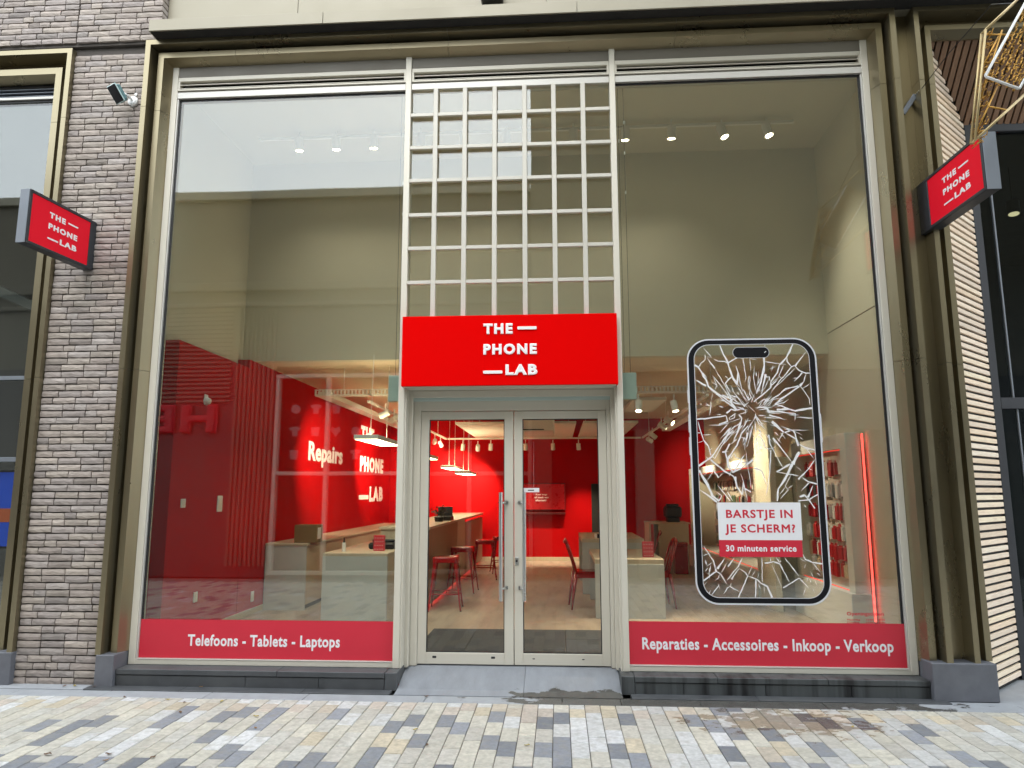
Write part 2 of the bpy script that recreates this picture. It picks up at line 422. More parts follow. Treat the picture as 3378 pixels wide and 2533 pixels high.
TAN = [(-3.59,-.63),(-3.81,-.58),(-3.37,-.63),(-3.13,-.62),(-2.69,-.62),(-2.43,-.64),(-2.19,-.65),(-1.98,-.63),(-1.75,-.64),(-1.52,-.65),(-1.33,-.61),(-3.36,-.46),(-3.13,-.46),(-.97,-.52),(-.73,-.52),(-.39,-.65),(-.15,-.66),(-.27,-.53),(-.04,-.51),(.07,-.64),(.18,-.51),(.18,-.72),(.3,-.63),(.52,-.63),(.76,-.64),(.77,-.48),(.97,-.64),(-.74,-1.28),(-.61,-1.38),(1.21,-.59),(.64,-.5),(1.32,-.49),(2.37,-.61),(2.58,-.61),(2.81,-.58),(3.05,-.57),(3.27,-.61),(3.5,-.59),(2.24,-.48)]
WHITE = [(-3.8,-.47),(-3.58,-.48),(-3.33,-.48),(-3.1,-.48),(-2.88,-.48),(-2.42,-.48),(-1.98,-.48),(-1.74,-.49),(-1.53,-.5),(-1.3,-.5),(-1.73,-1.4),(-1.51,-1.38),(-2.43,-.81),(-1.07,-.49),(-.84,-.5),(-.39,-.49),(-.16,-.49),(.3,-.48),(.07,-.87),(.53,-.87),(.64,-.73),(.64,-.99),(.64,-1.25),(.53,-1.38),(.75,-1.14),(.52,-1.12),(1.24,-1.1),(1.19,-1.35),(1.31,-1.47),(2.1,-.48),(3.29,-.74),(3.24,-1.04)]
def col_rows(i):
    cuts = [YB, -.529, -.724] if i % 2 == 0 else [YB, -.614]
    while cuts[-1] > -6.5: cuts.append(cuts[-1]-PL)
    return cuts
def cell(x, y):
    i = math.floor((x-PX0)/PW); c = col_rows(i)
    for k in range(len(c)-1):
        if c[k+1] < y <= c[k]: return (i, k)
kind = {}
for lst, t in ((WHITE, 'w'), (TAN, 't'), (DARK, 'd')):
    for p in lst: kind[cell(*p)] = t
def paver_col(i, k, y, x):
    t = kind.get((i, k)); r = rnd.random()
    vis = -3.9 < x < 3.7 and y > -1.75
    if t is None: t = 'd' if (not vis and r < .17) else ('t' if r > .965 else ('w' if r > .90 else 'c'))
    b = rnd.uniform(.90, 1.08)
    base = {'d': rnd.choice([(.175, .185, .205), (.215, .225, .245), (.25, .262, .29)]), 't': rnd.choice([(.49, .43, .35), (.48, .42, .36), (.51, .445, .335)]),
            'w': rnd.choice([(.55, .55, .54), (.58, .58, .58)]), 'c': rnd.choice([(.50, .475, .405), (.485, .46, .40), (.515, .485, .41), (.475, .46, .415), (.465, .44, .39)])}[t]
    if t == 'c' and x > .4 and rnd.random() < .35: base = (.48, .475, .46)
    return tuple(c*b for c in base)
PM = {}
def paver_mesh(L, v):
    key = (round(L, 3), v)
    if key not in PM:
        m = MB(); m.box(-PW/2+.0022, PW/2-.0022, -L/2+.0022, L/2-.0022, -.02, 0, .0035)
        q = random.Random(v*7+3); m.v = [(x+q.uniform(-.0008, .0008), y+q.uniform(-.0008, .0008), z+(q.uniform(-.0007, .0007))) for x, y, z in m.v]
        PM[key] = m.mesh('paver', MAT['paver'])
    return PM[key]
cells = []
for i in range(-86, 82):
    xc = PX0+PW*(i+.5)
    c = col_rows(i)
    for k in range(len(c)-1): cells.append((i, k, xc, (c[k]+c[k+1])/2, c[k]-c[k+1]))
def in_view(x, y):
    d = Vector((x, y, 0))-M.translation; z = d.dot(fw)
    if z < .1: return 0
    a, b = d.dot(r2)/z, d.dot(u2)/z
    return z if abs(a) < .745 and b > -.56 else 0
near = sorted([c for c in cells if in_view(c[2], c[3]) and c[4] > .12], key=lambda c: in_view(c[2], c[3]))[:300]
nearset = {(c[0], c[1]) for c in near}
far = MB(); tints = []
for (i, k, x, y, L) in cells:
    colr = paver_col(i, k, y, x)
    dz = rnd.uniform(-.0012, .0012)
    if (i, k) in nearset:
        o = link('paver', paver_mesh(L, rnd.randrange(8)), pavement, (x, y, dz)); o.color = (*colr, 1); o.rotation_euler = (rnd.uniform(-.004, .004), rnd.uniform(-.004, .004), 0)
    else:
        n0 = len(far.f); e = .0022
        far.box(x-PW/2+e, x+PW/2-e, y-L/2+e, y+L/2-e, -.02+dz, dz, .0035); tints += [colr]*(len(far.f)-n0)
fo = far.build('paver_field', MAT['paver_far'], pavement); fo['kind'] = 'stuff'
at = fo.data.attributes.new('tint', 'FLOAT_COLOR', 'FACE'); at.data.foreach_set('color', [q for t in tints for q in (*t, 1)])
for k_ in ('paver', 'paver_far'): wetten(MAT[k_], 1.95, -.72, 1.35, .62, dark=.70, thr=.82, scale=2.8)
wetten(MAT['band'], 1.5, -.30, 2.0, .30, dark=.30, thr=.60, scale=1.6)
wetten(MAT['ramp'], .55, -.24, 1.0, .17, dark=.34, thr=.70, scale=1.6)

band = empty('paving_band', (0, YB, 0)); band['kind'] = 'structure'
x = -9.6; k = 0
bcuts = [-9.6, -8.2, -6.9, -5.6, -4.75, -3.9, -3.15, -2.33, -1.55, -.62, .42, .86, 1.45, 2.35, 3.05, 3.75, 4.6, 5.4, 6.5, 8, 9.6]
for a, b in zip(bcuts, bcuts[1:]):
    bx('slab', MAT['band'], band, a+.002, b-.002, YB+.003, -.262, -.03, rnd.uniform(-.001, .001), .003)
lcuts = [-9.6, -6.0, -3.4, -2.6, -1.62, -.92]
for a, b in zip(lcuts, lcuts[1:]): bx('edge_slab', MAT['band'] if a < -3.5 else MAT['plinth'], band, a+.001, b-.001, -.258, -.13, -.03, .008, .003)
for a, b in zip([.95, 1.9, 2.9, 3.30, 5.5, 9.6], [1.9, 2.9, 3.30, 5.5, 9.6]): bx('edge_slab', MAT['plinth'] if a < 3.2 else MAT['band'], band, a+.001, b-.001, -.258, (-.13 if a < 3.2 else .7), -.03, .008 if a < 3.2 else -.004, .003)

# ------------------------------------------------------------------ stone base of the shop front
def plinth(sx, label, mat):
    p = empty('stone_plinth', (sx*2.05, -.15, 0), label, 'plinth')
    xs = [-3.205, -2.12, -1.52, -.985] if sx < 0 else [.985, 1.36, 1.98, 2.62, 3.205]
    for a, b in zip(xs, xs[1:]): bx('riser_stone', mat, p, a+.0015, b-.0015, -.146, -.02, 0, .092, .003)
    xs2 = [-3.205, -1.86, -.985] if sx < 0 else [.985, 1.62, 2.45, 3.205]
    for a, b in zip(xs2, xs2[1:]): bx('sill_stone', mat, p, a+.0015, b-.0015, -.154, .06, .095, .139, .004)
    s = -1 if sx < 0 else 1
    bx('return_stone', mat, p, s*.983, s*.885, -.152, .24, 0, .1385, .004)
plinth(-1, 'dark stone plinth under the left shop window', MAT['plinth'])
plinth(1, 'dark stone plinth with wet run marks under the right shop window', MAT['plinth_wet'])
ramp = empty('doorway_ramp', (0, 0, 0), 'sloping grooved bluestone ramp leading up to the double doors', 'ramp')
for a, b in ((-.883, .12), (.123, .883)):
    m = MB(); m.prism([(-.258, -.03), (-.258, .004), (-.15, .014), (.235, .126), (.235, -.03)], lambda p, d: (d, p[0], p[1]), a, b); m.build('ramp_slab', MAT['ramp'], ramp)
    g = MB()
    n = int((b-a)/.014)
    for q in range(n):
        xx = a+.008+q*.014
        g.prism([(-.13, .0205), (.228, .1245), (.228, .1255), (-.13, .0215)], lambda p, d: (d, p[0], p[1]), xx, xx+.007)
    go = g.build('ramp_ribs', MAT['ramp'], ramp); go['kind'] = 'stuff'
def blockst(x0, x1, z, label):
    setp(MB().box(x0, x1, -.19, .02, 0, z, .005).build('stone_block', MAT['block'], None), label, 'stone block')
blockst(-3.36, -3.206, .252, 'narrow grey stone block at the foot of the surround beside the brick pier')
blockst(-4.60, -4.08, .262, 'grey stone block at the left edge, left of the brick pier')
blockst(3.208, 3.680, .275, 'wide grey stone block under the bronze surround beside the timber slats')

# ------------------------------------------------------------------ brick wall
BH, BJ, HJ = .0485, .0095, .0055
wall = setp(bx('brick_wall', MAT['mortar'], None, -4.14, -3.36, -.118, .15, 0, 5.70), 'brown-grey hand-moulded brick pier and wall with recessed joints', 'wall')
bx('mortar_back', MAT['mortar'], wall, -9.5, -3.262, -.150, .15, 5.705, 9.0)
BM = {}
def brick_mesh(v, long_):
    key = (v, long_)
    if key not in BM:
        q = random.Random(v*13+(5 if long_ else 1)); m = MB(); L = .2 if long_ else .1
        # irregular hand-moulded face: ring of rim points, slightly domed middle
        nx = 5 if long_ else 3
        top = [(-L/2+L*i/(nx-1), BH/2+q.uniform(-.003, .0015)) for i in range(nx)]; bot = [(-L/2+L*i/(nx-1), -BH/2+q.uniform(-.0015, .003)) for i in range(nx)]
        mid = [(-L/2+L*i/(nx-1)+q.uniform(-.01, .01)*(0 < i < nx-1), q.uniform(-.006, .006)) for i in range(nx)]
        vs, fs = [], []
        for row, yy in ((top, 0), (mid, -.004), (bot, 0)):
            for i, (a, b) in enumerate(row):
                e = .004 if i in (0, nx-1) else 0
                vs.append((a*(1-.02*(i in (0, nx-1))), yy+e*.5+q.uniform(-.0022, .0022), b))
        nb = len(vs)
        for row in (top, mid, bot):
            for i, (a, b) in enumerate(row): vs.append((a, .035, b))
        for r in range(2):
            for i in range(nx-1):
                fs.append((r*nx+i, (r+1)*nx+i, (r+1)*nx+i+1, r*nx+i+1))
        for i in range(nx-1):
            fs.append((i, i+1, nb+i+1, nb+i)); fs.append((2*nx+i, nb+2*nx+i, nb+2*nx+i+1, 2*nx+i+1))
        for r in range(2):
            fs.append((r*nx, nb+r*nx, nb+(r+1)*nx, (r+1)*nx)); fs.append((r*nx+nx-1, (r+1)*nx+nx-1, nb+(r+1)*nx+nx-1, nb+r*nx+nx-1))
        m.add(vs, fs); BM[key] = m.mesh('brick', MAT['brick'])
    return BM[key]
def brick_col():
    b = rnd.gauss(1.10, .09); t = rnd.choice([(.315, .272, .24), (.295, .254, .228), (.33, .288, .252), (.285, .25, .232), (.31, .276, .256)])
    if rnd.random() < .06: b *= .72
    return tuple(max(.03, c*b) for c in t)
bricks = []
def lay(x0, x1, z0, z1, yf, toothed=False):
    z = z0; c = 0
    while z+BH <= z1+.004:
        x = x0+(0 if c % 2 else rnd.choice([0, 0, .004])); first = True
        while x < x1-.01:
            L = rnd.choice([.2, .2, .2, .1, .2]) if not first else rnd.choice([.1, .15, .2])
            first = False
            if x+L > x1-.055: L = x1-x
            L = min(L, x1-x)
            bricks.append((x, min(x+L, x1), z+BH/2+rnd.uniform(-.0012, .0012), yf+rnd.uniform(-.003, .003)))
            x += L+HJ
        z += BH+BJ; c += 1
lay(-4.083, -3.378, .006, 5.675, -.133)
n_low = len(bricks)
lay(-4.055, -3.245, 5.735, 6.9, -.172); lay(-7.6, -4.069, 5.735, 6.9, -.172)
order = sorted(range(len(bricks)), key=lambda i: (Vector(((bricks[i][0]+bricks[i][1])/2, -.13, bricks[i][2]))-M.translation).length if bricks[i][1]-bricks[i][0] > .05 else 99)
single = set(order[:300])
mass = MB(); mt = []
for i, (a, b, z, y) in enumerate(bricks):
    L = b-a; me = brick_mesh(rnd.randrange(9), L > .14); sx = L/(.2 if L > .14 else .1); co = brick_col()
    if i in single:
        o = link('brick', me, wall, ((a+b)/2, y, z)); o.scale = (sx, 1, 1); o.color = (*co, 1)
    else:
        n0 = len(mass.f)
        mass.add([((a+b)/2+v.co.x*sx, y+v.co.y, z+v.co.z) for v in me.vertices], [tuple(p.vertices) for p in me.polygons]); mt += [co]*(len(mass.f)-n0)
# returns of the upper brickwork, facing the shop front
z = 5.735
while z < 6.9:
    n0 = len(mass.f); mass.box(-3.262, -3.2445, -.168, -.07, z, z+BH, .003); mt += [brick_col()]*(len(mass.f)-n0); z += BH+BJ
mo = mass.build('brick_field', MAT['brick_far'], wall); mo['kind'] = 'stuff'
at = mo.data.attributes.new('tint', 'FLOAT_COLOR', 'FACE'); at.data.foreach_set('color', [q for t in mt for q in (*t, 1)])

# ------------------------------------------------------------------ bronze surrounds
PROF = [(0, .02), (0, -.18), (.048, -.18), (.050, -.012), (.081, -.012), (.083, -.100), (.137, -.100), (.176, .002), (.176, .02)]
PROF_W = [(0, .02), (0, -.18), (.042, -.18), (.046, -.012), (.124, -.012), (.126, -.100), (.172, -.100), (.205, .002), (.205, .02)]
PROF_L = [(0, .02), (0, -.18), (.045, -.18), (.048, -.012), (.138, -.012), (.140, -.100), (.202, -.100), (.235, .002), (.235, .02)]
def seg(parent, prof, st0, st1, mat=None):
    m = MB(); n = len(prof); a = [st0(o, y) for o, y in prof]; b = [st1(o, y) for o, y in prof]
    m.add(a+b, [(k, k+1, n+k+1, n+k) for k in range(n-1)]+[(n-1, 0, n, 2*n-1), tuple(range(n-1, -1, -1)), tuple(range(n, 2*n))])
    return m.build('surround_panel', mat or MAT['bronze'], parent)
def surround(name, label, prof, xl, xr, zt, zb, jz, hx, left=True, right=True):
    p = empty(name, ((xl+xr)/2, -.1, zb), label, 'window surround')
    g = .0016
    def jamb(s, xo):
        J = lambda z: (lambda o, y: (xo+s*o, y, z)); C = lambda o, y: (xo+s*o, y, zt-o)
        zs = [zb]+jz
        for q, z0 in enumerate(zs):
            st1 = C if q == len(zs)-1 else J(zs[q+1]-g)
            seg(p, prof, J(z0+g), st1)
    if left: jamb(1, xl)
    if right: jamb(-1, xr)
    H = lambda x: (lambda o, y: (x, y, zt-o))
    xs = [None]+hx+[None]
    for q in range(len(xs)-1):
        a = H(xs[q]+g) if xs[q] is not None else ((lambda o, y: (xl+o, y, zt-o)) if left else H(xl))
        b = H(xs[q+1]-g) if xs[q+1] is not None else ((lambda o, y: (xr-o, y, zt-o)) if right else H(xr))
        seg(p, prof, a, b)
    return p
surround('window_surround', 'stepped bronze surround framing the red phone shop front', PROF, -3.375, 3.375, 5.725, .25, [2.62, 5.06], [-2.55, -.55, 1.5])
surround('window_surround', 'stepped bronze surround at the left edge, left of the brick pier', PROF_L, -9.4, -4.085, 5.675, .26, [2.55, 4.98], [-6.2, -4.9], left=False)
surround('window_surround', 'stepped bronze surround at the right edge around the timber slat entrance', PROF_W, 3.53, 9.0, 5.722, .274, [2.58, 5.04], [5.2, 7.0], right=False)
setp(bx('surround_infill', MAT['bronze'], None, 3.3755, 3.5295, -.045, .02, .274, 5.74), 'dark recessed bronze panel between the two right surrounds', 'cladding panel')
corn = empty('cornice', (0, -.2, 5.72), 'champagne metal cornice band above the bronze surrounds', 'cornice')
cx = [-3.285, -1.66, .62, 2.9, 5.2, 9.0]
for a, b in zip(cx, cx[1:]):
    bx('cornice_panel', MAT['cladding'], corn, a+.0015, b-.0015, -.300, -.02, 5.728, 5.842, .003)
bx('painted_shade_strip', MAT['dark'], corn, -3.27, 9.0, -.286, -.15, 5.7225, 5.7275)  # black strip that paints the shade on the cornice underside
clad = empty('facade_cladding', (0, -.05, 5.9), 'pale champagne metal cladding above the shop front cornice', 'cladding')
cx = [-3.243, -1.98, .35, 2.7, 5.0, 9.0]
for a, b in zip(cx, cx[1:]): bx('cladding_panel', MAT['cladding'], clad, a+.002, b-.002, -.085, .15, 5.846, 9.0, .002)
setp(bx('wall_behind_cladding', MAT['dark'], None, -9.4, 9.0, .16, .30, 5.80, 9.0), kind='structure')
fx = empty('facade_lamp', (-.14, -.2, 6.1), 'small black facade lamp box at the top edge of the picture', 'lamp')
bx('housing', MAT['black_pl'], fx, -.245, -.045, -.26, -.09, 5.985, 6.14, .012); bx('bracket', MAT['black_pl'], fx, -.17, -.12, -.12, -.083, 6.05, 6.2, .004)

# ------------------------------------------------------------------ shop windows
ZT, ZS = 5.552, .1405
def louvre(p, x0, x1):
    l = MB(); l.box(x0, x1, .004, .06, 5.408, 5.447, .002); l.box(x0, x1, .004, .06, 5.314, 5.328, .001)
    l.box(x0, x0+.018, .004, .06, 5.328, 5.408); l.box(x1-.018, x1, .004, .06, 5.328, 5.408)
    lo = l.build('louvre_frame', MAT['alu'], p)
    s = MB(); s.add([(x0+.018, .012, 5.372), (x1-.018, .012, 5.372), (x1-.018, .012, 5.378), (x0+.018, .012, 5.378), (x0+.018, .05, 5.388), (x1-.018, .05, 5.388), (x1-.018, .05, 5.394), (x0+.018, .05, 5.394)],
        [(0, 1, 2, 3), (4, 7, 6, 5), (3, 2, 6, 7), (0, 4, 5, 1)]); s.build('louvre_blade', MAT['alu'], lo)
    s = MB(); s.add([(x0+.018, .010, 5.336), (x1-.018, .010, 5.336), (x1-.018, .010, 5.341), (x0+.018, .010, 5.341), (x0+.018, .05, 5.352), (x1-.018, .05, 5.352), (x1-.018, .05, 5.357), (x0+.018, .05, 5.357)],
        [(0, 1, 2, 3), (4, 7, 6, 5), (3, 2, 6, 7), (0, 4, 5, 1)]); s.build('louvre_blade', MAT['alu'], lo)
    bx('louvre_back', MAT['dark'], p, x0, x1, .062, .08, 5.30, 5.50)
def shop_window(sx, label):
    p = empty('shop_window', (sx*2.05, 0, ZS), label, 'window')
    xo, xi = (-3.199, -.9575) if sx < 0 else (.9635, 3.199)
    j0 = (-3.199, -3.141) if sx < 0 else (3.141, 3.199)
    a, b = (-3.141, -.9575) if sx < 0 else (.9635, 3.141)
    bx('jamb', MAT['alu'], p, j0[0], j0[1], 0, .10, ZS, ZT, .003)
    bead = (-3.1405, -3.128) if sx < 0 else (3.128, 3.1405)
    bx('glazing_bead', MAT['alu_bright'], p, bead[0], bead[1], .010, .09, .185, 5.232, .002)
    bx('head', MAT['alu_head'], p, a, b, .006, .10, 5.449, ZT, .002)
    louvre(p, a, b)
    bx('transom', MAT['alu_bright'], p, a, b, .002, .10, 5.233, 5.2945, .003)
    bx('sill', MAT['alu'], p, a, b, .001, .10, ZS, .181, .003)
    bx('sill_bead', MAT['alu_bright'], p, a+.013*(sx < 0), b-.013*(sx > 0), -.002, .03, .1815, .1885, .001)
    a2, b2 = (-3.127, -.958) if sx < 0 else (.964, 3.127)
    g = MB(); g.box(a2, b2, .0285, .036, 5.212, 5.2325); e = (-3.127, -3.108) if sx < 0 else (3.108, 3.127)
    g.box(e[0], e[1], .0285, .036, .50, 5.212); g.build('gasket', MAT['gasket'], p)
    bx('pane', MAT['glass'], p, a2, b2, .030, .050, .186, 5.2325)
    return p
shop_window(-1, 'tall left shop window with louvre strip reflecting pale sky')
shop_window(1, 'tall right shop window with louvre strip and phone sticker')

lw = empty('lattice_window', (0, 0, 3.06), 'central window with a white square lattice above the red fascia sign', 'window')
XA, XB = -.9025, .9105
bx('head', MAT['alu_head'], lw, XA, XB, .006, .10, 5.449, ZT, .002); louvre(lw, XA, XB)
bx('transom', MAT['alu_bright'], lw, XA, XB, .002, .10, 5.233, 5.2945, .003)
bx('transom', MAT['alu'], lw, XA, XB, .002, .10, 2.98, 3.04, .003)
vx = [-.672, -.403, -.131, .140, .404, .669]; hz = [4.974, 4.655, 4.338, 4.012, 3.700, 3.386]
for x in vx: bx('lattice_bar', MAT['lattice'], lw, x-.0205, x+.0205, -.018, .022, 3.0405, 5.2325, .003)
xs = [XA]+[v for x in vx for v in (x-.0205, x+.0205)]+[XB]
for z in hz:
    for q in range(0, len(xs), 2): bx('lattice_bar', MAT['lattice'], lw, xs[q]+.0002, xs[q+1]-.0002, -.014, .020, z-.0165, z+.0165, .003)
cxs = [XA]+vx+[XB]; czs = [3.0405]+hz[::-1]+[5.2325]
pm_ = {}
for a, b in zip(cxs, cxs[1:]):
    for c, d in zip(czs, czs[1:]):
        o = link('pane', MB().box(-(b-a)/2+.001, (b-a)/2-.001, 0, .012, -(d-c)/2+.001, (d-c)/2-.001).mesh('pane', MAT['glass']), lw)
        o.parent = lw; o.matrix_parent_inverse = Matrix.Translation((0, 0, -3.06)); o.location = ((a+b)/2, .034, (c+d)/2)
        o.rotation_euler = (rnd.uniform(-.0012, .0012), 0, rnd.uniform(-.0012, .0012))

# ------------------------------------------------------------------ doors
df = empty('door_frame', (0, .1, .1), 'pale aluminium portal with two tall posts around the glass double doors', 'door frame')
for s, (a, b) in ((-1, (-.957, -.9035)), (1, (.9115, .963))):
    bx('post', MAT['alu'], df, a, b, -.012, .12, ZS-.001, 5.60, .004)
    i = b if s < 0 else a
    bx('post_return', MAT['alu'], df, i-.001*s*0, i-s*.014, .004, .12, .125, 2.44, .002)
    bx('jamb', MAT['alu'], df, i-s*.0005, i-s*.046, .121, .30, .118, 2.44, .003)
    bx('inner_jamb', MAT['alu'], df, i-s*.047, i-s*(.107 if s < 0 else .079), .182, .30, .118, 2.378, .003)
bx('head', MAT['alu'], df, -.857, .866, .121, .30, 2.379, 2.44, .003)
bx('inner_head', MAT['alu'], df, -.796, .832, .186, .30, 2.266, 2.378, .003)
bx('soffit', MAT['alu'], df, -.889, .897, .006, .120, 2.4405, 2.462, .002)
def door(s, x0, x1, label):
    d = empty('glass_door', (x0 if s < 0 else x1, .2, .13), label, 'door')
    g0, g1 = (x0+.073, x1-.078) if s < 0 else (x0+.073, x1-.07)
    y0, y1 = .200, .262
    bx('stile', MAT['alu'], d, x0, g0, y0, y1, .130, 2.262, .003); bx('stile', MAT['alu'], d, g1, x1, y0, y1, .130, 2.262, .003)
    bx('top_rail', MAT['alu'], d, g0+.0002, g1-.0002, y0+.001, y1, 2.192, 2.261, .002); bx('bottom_rail', MAT['alu'], d, g0+.0002, g1-.0002, y0+.001, y1, .131, .223, .002)
    gk = MB(); t = .007
    gk.box(g0, g0+t, y0+.014, y0+.03, .223, 2.192); gk.box(g1-t, g1, y0+.014, y0+.03, .223, 2.192)
    gk.box(g0+t, g1-t, y0+.014, y0+.03, .223, .23); gk.box(g0+t, g1-t, y0+.014, y0+.03, 2.185, 2.192); gk.build('gasket', MAT['gasket'], d)
    bx('pane', MAT['glass_door'], d, g0+.0005, g1-.0005, y0+.024, y0+.044, .2235, 2.1915)
    hx = x1-.104 if s < 0 else x0+.088
    h = MB().cyl((hx, .130, .655), (hx, .130, 1.555), .0165, n=16).build('pull_handle', MAT['steel'], d)
    for z in (.752, 1.464):
        e = x1-.060 if s < 0 else x0+.045
        MB().tube([(hx, .130, z), (hx+(e-hx)*.55, .150, z+.003), (e, .2, z+.004)], .0095, 8).build('standoff', MAT['steel'], h)
        MB().cyl((e, .194, z+.004), (e, .2005, z+.004), .017, n=12).build('rose', MAT['steel'], h)
    for xx in ((x0+.13, x1-.19) if s < 0 else (x0+.15, x1-.24)): bx('drain_slot', MAT['gasket'], d, xx, xx+(.034 if s < 0 else .022), y0-.002, y0+.01, .178, .196 if s < 0 else .186, .003)
    return d
d1 = door(-1, -.795, .0215, 'left leaf of the pale aluminium glass double door')
d2 = door(1, .0285, .830, 'right leaf of the glass double door with lock and small sticker')
lk = bx('lock_plate', MAT['steel'], d2, .033, .066, .186, .2, .945, 1.012, .006); MB().cyl((.0495, .180, .978), (.0495, .187, .978), .010, n=12).build('lock_cylinder', MAT['gasket'], lk)
st = bx('sticker', MAT['vinyl_white'], d2, .103, .245, .2215, .2235, 1.556, 1.592)
bx('print', MAT['vinyl_black'], st, .146, .200, .2210, .22145, 1.5685, 1.5775)

# ------------------------------------------------------------------ signs
fs_ = empty('fascia_sign', (0, -.05, 2.445), 'bright red box sign with white lettering above the double doors', 'sign')
bx('sign_box', MAT['fascia'], fs_, -.916, .9195, -.102, -.013, 2.447, 3.056, .004)
bx('bottom_trim', MAT['alu'], fs_, -.90, .903, -.085, -.012, 2.4425, 2.4468)
logo(fs_, (-.2135, -.1022, 2.532), (1, 0, 0), (0, 0, 1), .459, .448, MAT['letter'], .010)

def blade(label, A, B, z0, z1, back, extA, extB, th):
    """projecting sign: A,B = lower left and lower right corner of the red face as read"""
    A, B = Vector((*A, 0)), Vector((*B, 0)); U = (B-A).normalized(); Z = Vector((0, 0, 1)); n = U.cross(Z); W = (B-A).length
    p = empty('blade_sign', tuple(A.lerp(B, .5)+Z*z0), label, 'sign', 'projecting signs')
    T = Matrix((U, n, Z)).transposed().to_4x4(); T.translation = A
    f = .024
    fm = MB()
    fm.box(-f-extA, W+f+extB, -th, -.004, z0-f, z1+f, .004, T); fm.build('sign_case', MAT['anthracite'], p)
    r = MB()
    r.box(-f-extA, W+f+extB, -.0035, .006, z1, z1+f, .002, T); r.box(-f-extA, W+f+extB, -.0035, .006, z0-f, z0, .002, T)
    r.box(-f-extA, 0, -.0035, .006, z0+.0002, z1-.0002, .002, T); r.box(W, W+f+extB, -.0035, .006, z0+.0002, z1-.0002, .002, T); r.build('front_rim', MAT['anthracite'], p)
    fc = MB(); fc.box(.001, W-.001, -.0035, -.0005, z0+.001, z1-.001, 0, T); face = fc.build('sign_face', MAT['sign_red'], p)
    e = MB()
    if back < 0: e.box(-f-extA-.006, -f-extA-.0005, -th, -.002, z0-f, z1+f, .002, T)
    else: e.box(W+f+extB+.0005, W+f+extB+.006, -th, -.002, z0-f, z1+f, .002, T)
    e.build('end_cap', MAT['grey_alu'], p)
    h = z1-z0
    logo(face, A+U*(.29*W)+Z*(z0+.19*h)+n*(-.0003), U, Z, .50*W, .60*h, MAT['letter'], .002)
    return p
blade('red projecting sign with white lettering fixed to the brick pier', (-3.785, -.842), (-3.735, -.200), 3.545, 3.945, -1, 0, .045, .085)
blade('red projecting sign with white lettering beside the timber slats', (3.50, -.205), (3.50, -.945), 3.722, 4.112, 1, .135, 0, .10)

# ------------------------------------------------------------------ vinyl on the glass
YV = .0290
def banner(label, x0, x1, z0, z1, s, tx0, tx1, base, cap):
    p = setp(MB().box(x0, x1, YV-.0012, YV+.0005, z0, z1).build('vinyl_banner', MAT['vinyl_red'], None), label, 'banner')
    text(s, (tx0, YV-.0012, base), (1, 0, 0), (0, 0, 1), tx1-tx0, cap, MAT['vinyl_white'], p, .0012, .028, 1.08)
banner('red vinyl strip on the left window reading Telefoons - Tablets - Laptops', -3.126, -.9605, .1895, .500, 'Telefoons - Tablets - Laptops', -2.708, -1.408, .288, .092)
banner('red vinyl strip on the right window reading Reparaties - Accessoires - Inkoop - Verkoop', .9655, 3.126, .1895, .522, 'Reparaties - Accessoires - Inkoop - Verkoop', 1.07, 3.032, .305, .092)

